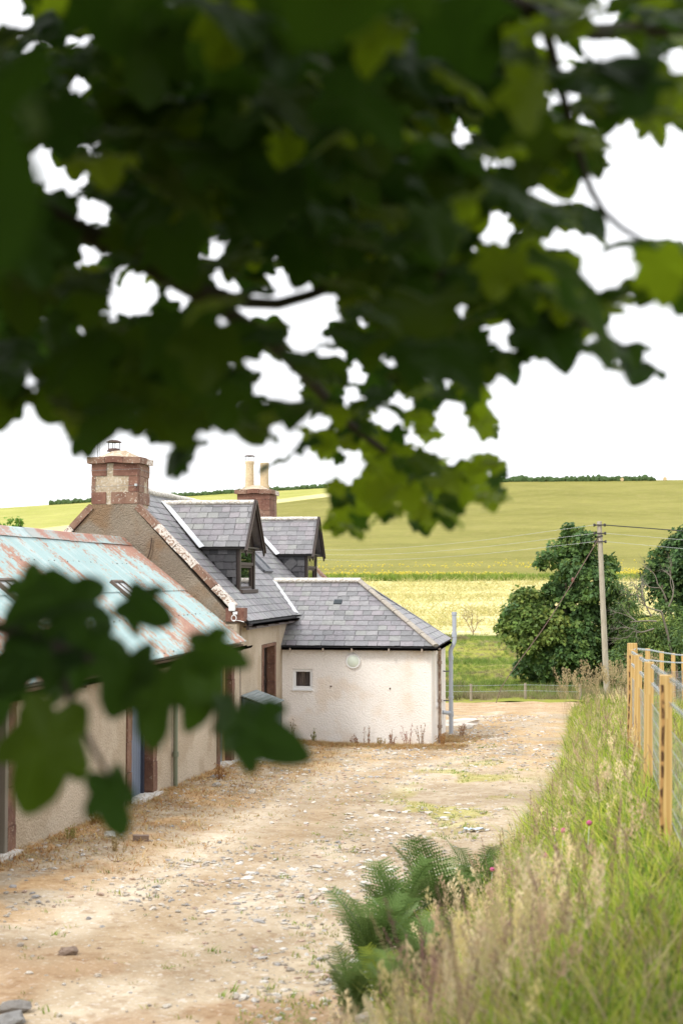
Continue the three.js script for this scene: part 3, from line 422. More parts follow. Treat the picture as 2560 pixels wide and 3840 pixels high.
// ------------------------------------------------------------------ hip-roofed wing
const wing = thing('house_wing', 'pale roughcast wing with hipped slate roof and small square window', 'house', V(0, 0, 0));
{
  const fx = -2.865, d0 = 33.15, d1 = 37.45, y0 = -1.9, ye = 1.12;
  mesh('front_wall', wallZ(rect(-6.388, fx, y0, ye), [rect(-6.13, -5.66, 0.125, 0.605)], d0, 0.4), harlPale, wing);
  mesh('end_wall', wallX(rect(d0 + 0.402, d1 - 0.402, y0, ye), [rect(34.6, 35.5, -0.35, 0.9)], fx - 0.002, 0.4), harlPale, wing);
  mesh('rear_wall', box(-6.388, fx, y0, ye, d1 - 0.4, d1), harlPale, wing);
  mesh('floor', box(-6.3, -3.3, -1.0, -0.9, d0 + 0.4, d1 - 0.4), roomMat, wing); mesh('ceiling', box(-6.3, -3.3, 1.0, 1.05, d0 + 0.4, d1 - 0.4), roomMat, wing);
  const roof = part('roof', wing), yE = 1.155, yR = 2.65, ex = -2.74, ef = 33.03, eb = 37.57, rd = 35.3, rx = -4.86, S = [], T = (yR - yE) / (rd - ef);
  mesh('roof_deck', plate(V(-6.4, yE - 0.03, ef), V(ex, yE - 0.03, ef), V(rx, yR - 0.03, rd), V(-7.0, yR - 0.03, rd), 0.05), darkDeck, roof);
  mesh('roof_deck', plate(V(ex, yE - 0.03, eb), V(-6.4, yE - 0.03, eb), V(-7.0, yR - 0.03, rd), V(rx, yR - 0.03, rd), 0.05), slateMats[2], roof);
  { const a = V(ex, yE - 0.03, ef), b = V(ex, yE - 0.03, eb), c = V(rx, yR - 0.03, rd); const g = new THREE.BufferGeometry().setFromPoints([a, b, c]); g.computeVertexNormals(); mesh('roof_deck', metreUV(g), darkDeck, roof); }
  const W1 = new THREE.Vector3(0, T, -1).normalize(), N1 = new THREE.Vector3(0, 1, T).normalize(), L1 = Math.hypot(rd - ef, yR - yE);
  const leftB = (v) => { const y = yE + v * W1.y; return y > 1.86 ? mainRoofX(y) + 0.03 : -6.40; };
  slateField(S, { O: V(0, yE, ef - 0.01), U: new THREE.Vector3(1, 0, 0), W: W1, N: N1, len: L1, left: leftB, right: (v) => lerp(ex, rx, v / L1), seed: 61, width: 0.25, course: 0.207, weight: 2, skip: (x, v) => Math.abs(x + 5.27) < 0.09 && v > 1.70 && v < 2.0 });
  const T2 = (yR - yE) / (ex - rx), W2 = new THREE.Vector3(-1, T2, 0).normalize(), N2 = new THREE.Vector3(T2, 1, 0).normalize(), L2 = Math.hypot(ex - rx, yR - yE);
  slateField(S, { O: V(ex + 0.01, yE, 0), U: new THREE.Vector3(0, 0, -1), W: W2, N: N2, len: L2, left: (v) => lerp(ef, rd, v / L2), right: (v) => lerp(eb, rd, v / L2), seed: 63, width: 0.25, course: 0.2, weight: 3 });
  laySlates(S, roof);
  mesh('vent_slate', plate(V(-5.37, yE + 1.72 * W1.y, ef + 1.72 * -W1.z).addScaledVector(N1, 0.03), V(-5.17, yE + 1.72 * W1.y, ef + 1.72 * -W1.z).addScaledVector(N1, 0.03), V(-5.17, yE + 1.9 * W1.y, ef + 1.9 * -W1.z).addScaledVector(N1, 0.03), V(-5.37, yE + 1.9 * W1.y, ef + 1.9 * -W1.z).addScaledVector(N1, 0.03), 0.02), std([0.03, 0.04, 0.05], 0.5), roof);
  for (let k = 0; k < 5; k++) { const v = 1.73 + k * 0.035, p = (x) => V(x, yE + v * W1.y, ef - v * W1.z).addScaledVector(N1, 0.036); mesh('vent_louvre', bar(p(-5.36), p(-5.18), 0.012, 0.008, N1), std([0.09, 0.11, 0.12], 0.5), roof); }
  for (let x = -7.0, k = 0; x < rx - 0.1; x += 0.44, k++) { const e = Math.min(x + 0.435, rx + 0.05), g = new THREE.CylinderGeometry(0.095, 0.095, e - x, 12); g.rotateZ(Math.PI / 2); g.scale(1, 0.75, 1.25); g.rotateZ((hash2(k, 8, 5) - 0.5) * 0.02); g.translate((x + e) / 2, yR + 0.035, -rd); mesh('ridge_tile', metreUV(g), ridgeStone, roof); }
  const hipTile = (a, b, n, m) => { for (let i = 0; i < n; i++) { const p = a.clone().lerp(b, i / n + 0.003), q = a.clone().lerp(b, (i + 1) / n - 0.003); const g = new THREE.CylinderGeometry(0.075, 0.075, p.distanceTo(q), 10); const dir = q.clone().sub(p).normalize(); g.scale(1.15, 1, 0.6); g.applyMatrix4(new THREE.Matrix4().makeBasis(new THREE.Vector3().crossVectors(dir, new THREE.Vector3(0, 1, 0)).normalize(), dir, new THREE.Vector3().crossVectors(new THREE.Vector3().crossVectors(dir, new THREE.Vector3(0, 1, 0)), dir).normalize())); g.translate((p.x + q.x) / 2, (p.y + q.y) / 2 + 0.02, (p.z + q.z) / 2); mesh('hip_tile', metreUV(g), m, roof); } };
  hipTile(V(ex, yE + 0.005, ef), V(rx, yR + 0.03, rd), 6, std([1, 1, 1], 0.95, { map: stoneTex([0.27, 0.24, 0.2], [0.36, 0.32, 0.28], [0.4, 0.36, 0.3], 0.4, 275) })); hipTile(V(ex - 0.03, yE - 0.03, eb - 0.03), V(rx, yR + 0.0, rd + 0.02), 6, slateMats[1]);
  mesh('valley_flashing', plate(V(mainRoofX(1.90) + 0.0, 1.93, 34.0), V(mainRoofX(1.90) + 0.10, 1.90, 34.13), V(mainRoofX(2.64) + 0.06, 2.67, 35.24), V(mainRoofX(2.64) - 0.06, 2.72, 35.16), 0.01), lead, roof);
  mesh('valley_flashing', box(-6.33, -6.1, 1.865, 1.88, 33.98, 34.16), lead, roof);
  // eaves
  mesh('fascia', box(-6.38, ex - 0.03, yE - 0.085, yE - 0.03, ef + 0.02, ef + 0.045), brownPaint, wing); mesh('fascia', box(ex - 0.05, ex - 0.02, yE - 0.10, yE - 0.03, ef + 0.05, eb - 0.05), ironPaint, wing);
  mesh('soffit', box(-6.38, ex - 0.06, yE - 0.10, yE - 0.085, ef + 0.046, d0), brownPaint, wing);
  mesh('gutter', halfRound(V(-6.36, yE - 0.035, ef - 0.045), V(ex + 0.02, yE - 0.04, ef - 0.045), 0.042), gutterMat, wing); mesh('gutter', halfRound(V(ex + 0.05, yE - 0.04, ef), V(ex + 0.05, yE - 0.04, eb), 0.055), ironPaint, wing);
  for (const x of [-6.18, -5.4, -4.72, -3.85, -3.08]) mesh('gutter_bracket', rbox(x, x + 0.035, yE - 0.125, yE - 0.05, ef - 0.11, ef + 0.018, 0.008), std([0.33, 0.27, 0.22], 0.7), wing);
  // small window
  { const w = part('window', wing), a = -6.13, b = -5.66, y0w = 0.125, y1w = 0.605, d = d0 + 0.03;
    mesh('frame', [rbox(a, b, y1w - 0.065, y1w, d, d + 0.07, 0.008), rbox(a, b, y0w, y0w + 0.075, d, d + 0.07, 0.008), rbox(a, a + 0.065, y0w + 0.075, y1w - 0.065, d, d + 0.07, 0.008), rbox(b - 0.065, b, y0w + 0.075, y1w - 0.065, d, d + 0.07, 0.008)], whitePlastic, w);
    mesh('sill', rbox(a - 0.02, b + 0.02, y0w - 0.03, y0w + 0.002, d0 - 0.04, d0 + 0.06, 0.006), whitePlastic, w);
    mesh('pane', box(a + 0.06, b - 0.06, y0w + 0.07, y1w - 0.06, d + 0.03, d + 0.034), glass, w);
    const cg = new THREE.PlaneGeometry(0.36, 0.36, 40, 1), p = cg.attributes.position; for (let q = 0; q < p.count; q++) p.setZ(q, 0.012 * Math.sin(p.getX(q) * 110)); cg.computeVertexNormals(); cg.translate(-5.9, 0.36, -(d + 0.13)); mesh('curtain', cg, std([0.11, 0.085, 0.075], 0.95), w); }
  { const w = part('window', wing), x = fx - 0.14, a = 34.6, b = 35.5; mesh('frame', [rbox(x - 0.06, x, -0.35, 0.9, a, a + 0.07, 0.006), rbox(x - 0.06, x, -0.35, 0.9, b - 0.07, b, 0.006), rbox(x - 0.06, x, 0.83, 0.9, a + 0.07, b - 0.07, 0.006), rbox(x - 0.06, x, -0.35, -0.27, a + 0.07, b - 0.07, 0.006)], whitePlastic, w); mesh('pane', box(x - 0.035, x - 0.03, -0.27, 0.83, a + 0.07, b - 0.07), glass, w); mesh('sill', rbox(fx - 0.1, fx + 0.05, -0.42, -0.352, a - 0.05, b + 0.05, 0.01), harlPale, w); }
  for (const [x, y] of [[-5.22, 0.205], [-3.83, 0.17]]) { const g = new THREE.IcosahedronGeometry(0.02, 1); g.translate(x, y, -d0 + 0.008); mesh('pipe_stub', prep(g), std([0.1, 0.045, 0.03], 0.8), wing); }
}
{ // bulkhead lamp
  const lamp = thing('wall_light', 'round white bulkhead light on the pale wing wall', 'light', V(-4.694, 0.80, 33.15));
  const b = new THREE.CylinderGeometry(0.168, 0.175, 0.05, 32); b.rotateX(Math.PI / 2); b.translate(0, 0, 0.025); mesh('rim', prep(b), whitePlastic, lamp);
  const dgeo = new THREE.SphereGeometry(0.3, 32, 10, 0, Math.PI * 2, 0, 0.5); dgeo.rotateX(Math.PI / 2); dgeo.translate(0, 0, -0.3 * Math.cos(0.5) + 0.048); mesh('diffuser', prep(dgeo), std([0.66, 0.72, 0.62], 0.25), lamp);
}
{ // pipes on the end of the wing
  const m = std([1, 1, 1], 0.75, { map: stoneTex([0.13, 0.075, 0.05], [0.24, 0.15, 0.10], [0.5, 0.42, 0.34], 0.42, 277) });
  const p = thing('downpipe', 'rusty brown cast iron downpipe on the corner of the pale wing', 'pipe', V(0, 0, 0)), x = -2.72, d = 33.75;
  mesh('pipe', tube([V(-2.69, 1.08, 33.4), V(-2.70, 0.98, 33.55), V(x, 0.85, d), V(x, 0.5, d), V(x, -1.2, d)], 0.04, 0.04, 10, true), m, p);
  for (const y of [0.75, -0.15, -0.75, -1.0]) { const g = new THREE.CylinderGeometry(0.056, 0.056, 0.07, 12); g.translate(x, y, -d); mesh('collar', prep(g), m, p); }
  const s = thing('soil_pipe', 'light grey plastic soil pipe with offset rising past the wing eaves', 'pipe', V(0, 0, 0)), xs = -2.66, ds = 36.6;
  mesh('pipe', tube([V(xs, -1.35, ds), V(xs, 0.0, ds), V(xs, 0.72, ds)], 0.055, 0.055, 14, true), greyPipe, s);
  mesh('offset_bend', tube([V(xs, 0.72, ds), V(xs, 0.9, ds), V(xs + 0.09, 1.12, ds), V(xs + 0.09, 1.3, ds)], 0.056, 0.056, 14), greyPipe, s);
  mesh('upper_pipe', cyl(V(xs + 0.09, 1.3, ds), V(xs + 0.09, 1.80, ds), 0.055, 0.055, 14), greyPipe, s);
  for (const [xx, y, h] of [[xs, 0.7, 0.1], [xs + 0.09, 1.3, 0.12], [xs, -0.72, 0.12], [xs, -0.3, 0.06], [xs + 0.09, 1.84, 0.08]]) { const g = new THREE.CylinderGeometry(0.066, 0.066, h, 16); g.translate(xx, y, -ds); mesh('socket', prep(g), greyPipe, s); }
  mesh('branch_pipe', cyl(V(xs, -0.7, ds), V(xs - 0.2, -0.66, ds - 0.25), 0.05, 0.05, 12), greyPipe, s);
  for (const y of [0.35, -0.4]) mesh('pipe_clip', rbox(xs - 0.2, xs + 0.03, y, y + 0.03, ds - 0.02, ds + 0.02, 0.005), std([0.08, 0.08, 0.09], 0.5), s);
}
{ // white receiver box with a looped cable on the kneeler
  const c = thing('weather_box', 'small white plastic box with coiled cable on the gable corner', 'sensor', V(-6.47, 2.15, 28.22));
  mesh('housing', rbox(-0.065, 0.065, -0.08, 0.09, -0.05, 0.05, 0.02), whitePlastic, c); mesh('bracket', rbox(0.02, 0.11, -0.15, -0.09, -0.02, 0.03, 0.01), whitePlastic, c);
  const pts = []; for (let k = 0; k <= 30; k++) { const t = k / 30 * Math.PI * 3.2; pts.push(new THREE.Vector3(0.05 + 0.05 * Math.sin(t), -0.22 + 0.06 * Math.cos(t), 0.05 + k * 0.0006)); } pts.push(new THREE.Vector3(0.14, -0.27, 0.02), new THREE.Vector3(0.25, -0.3, 0.0));
  mesh('cable', tube([new THREE.Vector3(0.03, -0.1, 0.03), ...pts], 0.008), whitePlastic, c);
}

// ------------------------------------------------------------------ byre with the corrugated roof
const byre = thing('byre', 'low roughcast byre with pale teal corrugated roof streaked with rust', 'shed', V(0, 0, 0));
{
  const wx = -6.33, dN = 9.5, dF = 28.29, y0 = -1.6, ye = 1.42, rx = -8.76, ry = 3.52, ex = -6.2, ey = 1.455, dx = [20.85, 22.0], d2 = [26.6, 27.55];
  mesh('front_wall', wallX(rect(dN, dF, y0, ye), [...[dx, d2, [14.6, 15.95]].map(([a, b]) => [[a - 0.25, -1.2], [b + 0.25, -1.2], [b + 0.25, 1.285], [a - 0.25, 1.285]])], wx, 0.45), harlBeige, byre);
  mesh('end_wall', wallZ([[-11.2, y0], [wx - 0.45, y0], [wx - 0.45, 1.6], [rx, 3.4], [-11.2, 1.5]], [], dN, 0.4), harlBeige, byre);
  mesh('rear_wall', box(-11.25, -10.85, y0, 1.4, dN, dF), harlBeige, byre);
  mesh('floor', box(-10.8, wx - 0.46, -0.9, -0.8, dN + 0.4, dF), roomMat, byre);
  const roof = part('roof', byre), slope = Math.hypot(ex - rx, ry - ey), W = new THREE.Vector3(rx - ex, ry - ey, 0).normalize(), N = new THREE.Vector3(ry - ey, ex - rx, 0).normalize();
  const rust = tex(2048, 512, (u, v) => {                  // u: 20 m along the byre, v: up the slope
    const a = u * 20, b = v * 3.4, n = fbm(a * 2.1, b * 0.62, 601, 5), c = fbm(a * 0.45, b * 0.5, 605, 3), g = hash2(u * 2048 | 0, v * 512 | 0, 4), st = fbm(a * 9, b * 0.9, 607, 3), gr = fbm(a * 26, b * 16, 609, 2);
    let col = mixc([0.285, 0.405, 0.405], [0.38, 0.50, 0.50], fbm(a * 0.8, b * 0.8, 603, 3)); col = mixc(col, [0.50, 0.56, 0.55], 0.5 * smooth(0.5, 0.7, st));
    const course = b < 1.15 ? 1 : b < 2.3 ? 0.94 : 0.9, k = n * 0.62 + c * 0.5 + (st - 0.5) * 0.22 + (gr - 0.5) * 0.3 + (g - 0.5) * 0.1;
    const r = smooth(0.505, 0.575, k * course); col = mixc(col, mixc([0.46, 0.26, 0.16], [0.36, 0.155, 0.095], smooth(0.54, 0.68, k)), 0.88 * r);
    if (gr > 0.78) col = mixc(col, [0.5, 0.36, 0.24], 0.5); const q = 0.94 + 0.12 * g; return col.map((x) => x * q);
  }, [20, 3.4], { wrap: true });
  const tin = std([1, 1, 1], 0.42, { map: rust, metalness: 0.1 });
  const sheetGeo = (a0, a1, v0, v1, lift, xf = 1) => {     // one corrugated sheet
    const n = Math.round((a1 - a0) / 0.088) * 8, pos = [], uv = [], ix = [];
    for (let j = 0; j <= 2; j++) for (let i = 0; i <= n; i++) { const a = lerp(a0, a1, i / n), v = lerp(v0, v1, j / 2), h = 0.018 * Math.sin(a / 0.088 * Math.PI * 2) + lift * (1 - j / 2) + 0.004 * (fbm(a * 0.7, v, 620, 2) - 0.5), p = V(ex, ey, a).addScaledVector(W, v).addScaledVector(N, h); if (xf < 0) p.x = 2 * rx - p.x; pos.push(p.x, p.y, p.z); uv.push(a - 9, v); }
    for (let j = 0; j < 2; j++) for (let i = 0; i < n; i++) { const a = j * (n + 1) + i, b = a + 1, c = a + n + 1, d = c + 1; ix.push(a, b, d, a, d, c); }
    const g = new THREE.BufferGeometry(); g.setAttribute('position', new THREE.Float32BufferAttribute(pos, 3)); g.setAttribute('uv', new THREE.Float32BufferAttribute(uv, 2)); g.setIndex(ix); g.computeVertexNormals(); return g;
  };
  const wS = 0.704; for (let a = 10.0, k = 0; a < dF - 0.05; a += wS, k++) { const e = Math.min(dF - 0.03, a + wS + 0.03); mesh('sheet', sheetGeo(a, e, 0, 1.72, 0.012), tin, roof); mesh('sheet', sheetGeo(a, e, 1.62, slope, 0.02 + 0.006 * (k % 2)), tin, roof); }
  mesh('rear_sheeting', sheetGeo(10, dF - 0.03, 0, slope, 0, -1), tin, roof);
  const bolts = []; for (const v of [0.08, 0.9, 1.68, 2.45]) for (let a = 10.15; a < dF - 0.1; a += 0.304) { const q = hash2(a * 10 | 0, v * 10 | 0, 6); if (q < 0.25) continue; const p = V(ex, ey, Math.round(a / 0.076) * 0.076 + 0.019).addScaledVector(W, v + (q - 0.5) * 0.04).addScaledVector(N, 0.022); const g = new THREE.CylinderGeometry(0.010, 0.018, 0.018, 7); g.applyQuaternion(new THREE.Quaternion().setFromUnitVectors(new THREE.Vector3(0, 1, 0), N)); g.translate(p.x, p.y, p.z); bolts.push(prep(g)); }
  stuff(mesh('roof_bolts', bolts, std([0.14, 0.13, 0.12], 0.6, { metalness: 0.4 }), roof));
  for (let a = 10, k = 0; a < dF - 0.1; a += 1.8, k++) { const e = Math.min(dF - 0.02, a + 1.83), pts = [], sg = [[-0.19, -0.135], [-0.06, -0.02], [-0.035, 0.022], [0, 0.036], [0.035, 0.022], [0.06, -0.02], [0.19, -0.135]], lift = 0.02 + 0.006 * (k % 2);
    for (const [s, h] of sg) pts.push([s, h]); const pos = [], uv = [], ix = []; for (let j = 0; j <= 4; j++) for (const [s, h] of pts) { const d = lerp(a, e, j / 4), p = V(rx + s, ry + h + lift + 0.012 * (fbm(d * 1.3, 2, 630, 2) - 0.5), d); pos.push(p.x, p.y, p.z); uv.push(d * 0.9, s * 4 + 2.0); } const n = pts.length; for (let j = 0; j < 4; j++) for (let i = 0; i < n - 1; i++) { const q = j * n + i; ix.push(q, q + 1, q + n + 1, q, q + n + 1, q + n); }
    const g = new THREE.BufferGeometry(); g.setAttribute('position', new THREE.Float32BufferAttribute(pos, 3)); g.setAttribute('uv', new THREE.Float32BufferAttribute(uv, 2)); g.setIndex(ix); g.computeVertexNormals(); const m = mesh('ridge_cap', g, k % 3 === 0 ? tin : std([1, 1, 1], 0.5, { map: rust, color: lin(1.0, 0.8, 0.76) }), roof); }
  // cast skylights
  for (const [a0, a1, b0, b1] of [[23.85, 24.5, 1.18, 1.86], [18.75, 19.4, 1.18, 1.9]]) {
    const sk = part('skylight', roof), P = (a, v, n) => V(ex, ey, a).addScaledVector(W, v).addScaledVector(N, n), fm = std([0.12, 0.085, 0.065], 0.7);
    for (const [p, q] of [[P(a0, b0, 0.05), P(a0, b1, 0.05)], [P(a1, b0, 0.05), P(a1, b1, 0.05)], [P(a0, b0, 0.05), P(a1, b0, 0.05)], [P(a0, b1, 0.05), P(a1, b1, 0.05)]]) mesh('frame', bar(p, q, 0.045, 0.07, N), fm, sk);
    const am = (a0 + a1) / 2; mesh('glazing_bar', bar(P(am, b0, 0.06), P(am, b1, 0.06), 0.03, 0.03, N), fm, sk);
    for (const [s, e] of [[a0, am], [am, a1]]) for (const [lo, hi] of [[b0, (b0 + b1) / 2], [(b0 + b1) / 2, b1]]) mesh('pane', plate(P(s + 0.02, lo, 0.065), P(e - 0.02, lo, 0.065), P(e - 0.02, hi - 0.012, 0.062), P(s + 0.02, hi - 0.012, 0.062), 0.005), std([0.42, 0.44, 0.45], 0.1, { metalness: 0.25 }), sk);
    mesh('lead_skirt', plate(P(a0 - 0.06, b0 - 0.2, 0.028), P(a1 + 0.04, b0 - 0.17, 0.028), P(a1 + 0.04, b0 + 0.01, 0.05), P(a0 - 0.06, b0 + 0.01, 0.05), 0.006), std([1, 1, 1], 0.8, { map: stoneTex([0.26, 0.26, 0.16], [0.34, 0.30, 0.15], [0.35, 0.42, 0.40], 0.45, 281) }), sk);
    mesh('side_skirt', plate(P(a0 - 0.13, b0 - 0.15, 0.024), P(a0 - 0.015, b0 - 0.15, 0.026), P(a0 - 0.015, b1 + 0.25, 0.026), P(a0 - 0.13, b1 + 0.25, 0.024), 0.006), std([0.24, 0.33, 0.33], 0.7), sk);
  }
  mesh('gutter', [...halfRound(V(-6.14, 1.36, 10), V(-6.14, 1.38, 28.4), 0.06), box(-6.328, -6.25, 1.28, 1.40, 10, 28.28)], ironPaint, byre);
  for (let d = 10.5; d < 28; d += 1.5) mesh('gutter_bracket', rbox(-6.32, -6.07, 1.29, 1.32, d, d + 0.03, 0.006), ironPaint, byre);
  const blue = std([0.13, 0.16, 0.22], 0.55), blueDark = std([0.03, 0.035, 0.055], 0.5), tim = std([1, 1, 1], 0.8, { map: woodTex([0.42, 0.26, 0.12], [0.55, 0.37, 0.19], 283) });
  for (const [a, b, k] of [[dx[0], dx[1], 0], [d2[0], d2[1], 1], [14.6, 15.95, 2]]) {
    const dr = part('door', byre), n = 8; if (k < 2) for (let i = 0; i < n; i++) mesh('board', rbox(wx - 0.2, wx - 0.16, -1.1, 1.12, lerp(a + 0.08, b - 0.08, i / n) + 0.003, lerp(a + 0.08, b - 0.08, (i + 1) / n) - 0.003, 0.006), k ? std([0.16, 0.20, 0.22], 0.5) : blue, dr);
    else { const ow = std([1, 1, 1], 0.9, { map: woodTex([0.12, 0.10, 0.075], [0.22, 0.19, 0.15], 285) }); for (let i = 0; i < 7; i++) mesh('board', rbox(wx - 0.16, wx - 0.10, -1.1, 0.15 + 0.1 * hash2(i, 4, 4), lerp(a + 0.05, b - 0.1, i / 7) + 0.01, lerp(a + 0.05, b - 0.1, (i + 1) / 7) - 0.01, 0.006), ow, dr); dr.userData.label = 'weathered grey board door, broken at the top'; mesh('post', rbox(wx - 0.15, wx + 0.02, -1.1, 1.2, b - 0.1, b, 0.01), ow, dr); }
    if (k < 2) { for (const [p, q] of [[a, a + 0.08], [b - 0.08, b]]) mesh('frame', rbox(wx - 0.24, wx - 0.12, -1.1, 1.2, p, q, 0.006), k ? tim : blueDark, dr); mesh('frame', rbox(wx - 0.24, wx - 0.12, 1.12, 1.2, a + 0.08, b - 0.08, 0.006), k ? tim : blueDark, dr); }
    for (let j = 0; j < 5; j++) { for (const [p, q] of [[a - 0.24, a - 0.001], [b + 0.001, b + 0.24]]) mesh('jamb_stone', stoneBox(wx - 0.3, wx + 0.015 + 0.006 * (j % 2), lerp(-1.1, 1.2, j / 5) + 0.004, lerp(-1.1, 1.2, (j + 1) / 5) - 0.004, p, q, 0.006, 700 + k * 20 + j), brownStone, dr); }
    mesh('lintel', stoneBox(wx - 0.3, wx + 0.02, 1.201, 1.28, a - 0.25, b + 0.25, 0.004, 760 + k), brownStone, dr);
    mesh('threshold', stoneBox(wx - 0.35, wx + 0.14, baseY((a + b) / 2) - 0.25, baseY((a + b) / 2) + 0.045, a - 0.1, b + 0.2, 0.012, 770 + k), ridgeStone, dr);
  }
  const dp = mesh('downpipe', tube([V(-6.2, 1.3, 23.2), V(-6.26, 1.15, 23.2), V(-6.27, 0.9, 23.2), V(-6.27, -0.85, 23.2)], 0.038, 0.038, 9, true), std([0.16, 0.18, 0.12], 0.6), byre); 
  for (const y of [-0.2, 0.7]) { const g = new THREE.CylinderGeometry(0.052, 0.052, 0.08, 12); g.translate(-6.27, y, -23.2); mesh('pipe_collar', prep(g), std([0.16, 0.18, 0.12], 0.6), byre); }
}
{ // timber store beside the house wall
  const s = thing('storage_box', 'grey boarded wooden store with sloping slatted lid against the house wall', 'storage box', V(0, 0, 0)), wd = std([1, 1, 1], 0.8, { map: woodTex([0.19, 0.22, 0.22], [0.30, 0.33, 0.33], 287) }), side = std([1, 1, 1], 0.8, { map: woodTex([0.06, 0.075, 0.085], [0.11, 0.13, 0.14], 289) });
  const a = 28.72, b = 30.15, x0 = -6.37, x1 = -5.82, yb = -1.02, hi = 0.32, lo = 0.12;
  mesh('side_panel', wallZ([[x0, yb], [x1, yb], [x1, lo - 0.03], [x0, hi - 0.03]], [], a, 0.03), side, s); mesh('side_panel', wallZ([[x0, yb], [x1, yb], [x1, lo - 0.03], [x0, hi - 0.03]], [], b - 0.03, 0.03), side, s);
  for (let i = 0; i < 9; i++) mesh('front_board', rbox(x1 - 0.03, x1 + (i % 2) * 0.003, yb, lo - 0.035, lerp(a + 0.031, b - 0.031, i / 9) + 0.003, lerp(a + 0.031, b - 0.031, (i + 1) / 9) - 0.003, 0.004), side, s);
  const lid = part('lid', s), n = 6; for (let i = 0; i < n; i++) { const t0 = i / n, t1 = (i + 1) / n - 0.015, X = (t) => lerp(x0, x1 + 0.06, t), Y = (t) => lerp(hi, lo - 0.02, t) + 0.02; mesh('lid_slat', plate(V(X(t1), Y(t1), a - 0.05), V(X(t1), Y(t1), b + 0.05), V(X(t0), Y(t0), b + 0.05), V(X(t0), Y(t0), a - 0.05), 0.022), wd, lid); }
}
// ------------------------------------------------------------------ fence along the verge
const postWood = std([1, 1, 1], 0.85, { map: tex(256, 512, (u, v) => { const r = fbm(u * 22, v * 1.6, 801, 4), k = vnoise(u * 3, v * 4, 802), g = hash2(u * 256 | 0, v * 512 | 0, 4); let c = mixc([0.46, 0.27, 0.085], [0.62, 0.42, 0.17], clamp(r * 1.8 - 0.4)); if (k > 0.9) c = mixc(c, [0.2, 0.1, 0.04], 0.6); const q = 0.92 + 0.16 * g; return c.map((x) => x * q); }, [0.25, 1.3]) });
const barkMat = std([1, 1, 1], 0.95, { map: tex(64, 256, (u, v) => mixc([0.09, 0.04, 0.015], [0.44, 0.25, 0.09], smooth(0.35, 0.65, fbm(u * 4, v * 22, 811, 3))), [0.1, 1.0]) });
const wireMat = std([0.42, 0.46, 0.48], 0.4, { metalness: 0.5 });
function fencePost(x, d, h, w, lean, bark, label, top) {
  const y = ground(x, d), p = thing('fence_post', label, 'post', V(x, y - 0.3, d), 'new timber posts of the verge fence');
  const g = new THREE.BoxGeometry(w, h + 0.3, w, 2, 8, 2); g.translate(0, (h + 0.3) / 2, 0); const q = g.attributes.position;
  for (let i = 0; i < q.count; i++) { const yy = q.getY(i), rr = 1 + (fbm(yy * 2, x * 7 + d, 820, 2) - 0.5) * 0.14; let X = q.getX(i) * rr, Z = q.getZ(i) * rr; if (Math.abs(X) > w * 0.4 && Math.abs(Z) > w * 0.4) { X *= 0.93; Z *= 0.93; } if (top && yy > h + 0.29) { X *= 0.86; Z *= 0.86; } q.setXYZ(i, X, yy, Z); }
  mesh('shaft', metreUV(g), postWood, p);
  if (bark) { const b = new THREE.BoxGeometry(w * 0.24, h * 0.9, 0.01, 2, 12, 1); b.translate(-w * 0.34, h * 0.5 + 0.3, w * 0.485); const bq = b.attributes.position; for (let i = 0; i < bq.count; i++) bq.setX(i, bq.getX(i) + (vnoise(bq.getY(i) * 9, 2, 830) - 0.5) * 0.02); mesh('bark_strip', metreUV(b), barkMat, p); }
  p.rotation.z = lean; return p;
}
const PT = [[0.745, 10.3, 'nearest fence post, its bark strip down one edge'], [0.845, 13.86, 'second fence post along the verge, plain pale timber'], [0.93, 17.3, 'third fence post along the verge, half hidden by the second'], [1.01, 20.67, 'fourth slim fence post just before the thick corner post']];
const topY = [2.03, 1.92, 1.81, 1.71];
PT.forEach(([x, d, l], i) => fencePost(x, d, topY[i] - ground(x, d), 0.088, -0.012 - 0.006 * i, i % 3 === 0, l));
fencePost(0.70, 6.9, 2.12 - ground(0.7, 6.9), 0.088, 0, false, 'fence post at the frame edge nearest the camera');
fencePost(1.11, 21.4, 1.77 - ground(1.11, 21.4), 0.16, 0, false, 'thick chamfered strainer post where the fence turns', true);
const PB = [[1.53, 24.6, 'first thin post past the strainer post'], [1.98, 27.7, 'second thin post past the strainer post'], [2.44, 30.8, 'third thin post past the strainer, against the dark tree'], [2.92, 34, 'farthest thin post of the turned fence']];
const topB = [1.545, 1.35, 1.16, 0.98]; PB.forEach(([x, d, l], i) => fencePost(x, d, topB[i] - ground(x, d), 0.085, 0, false, l));
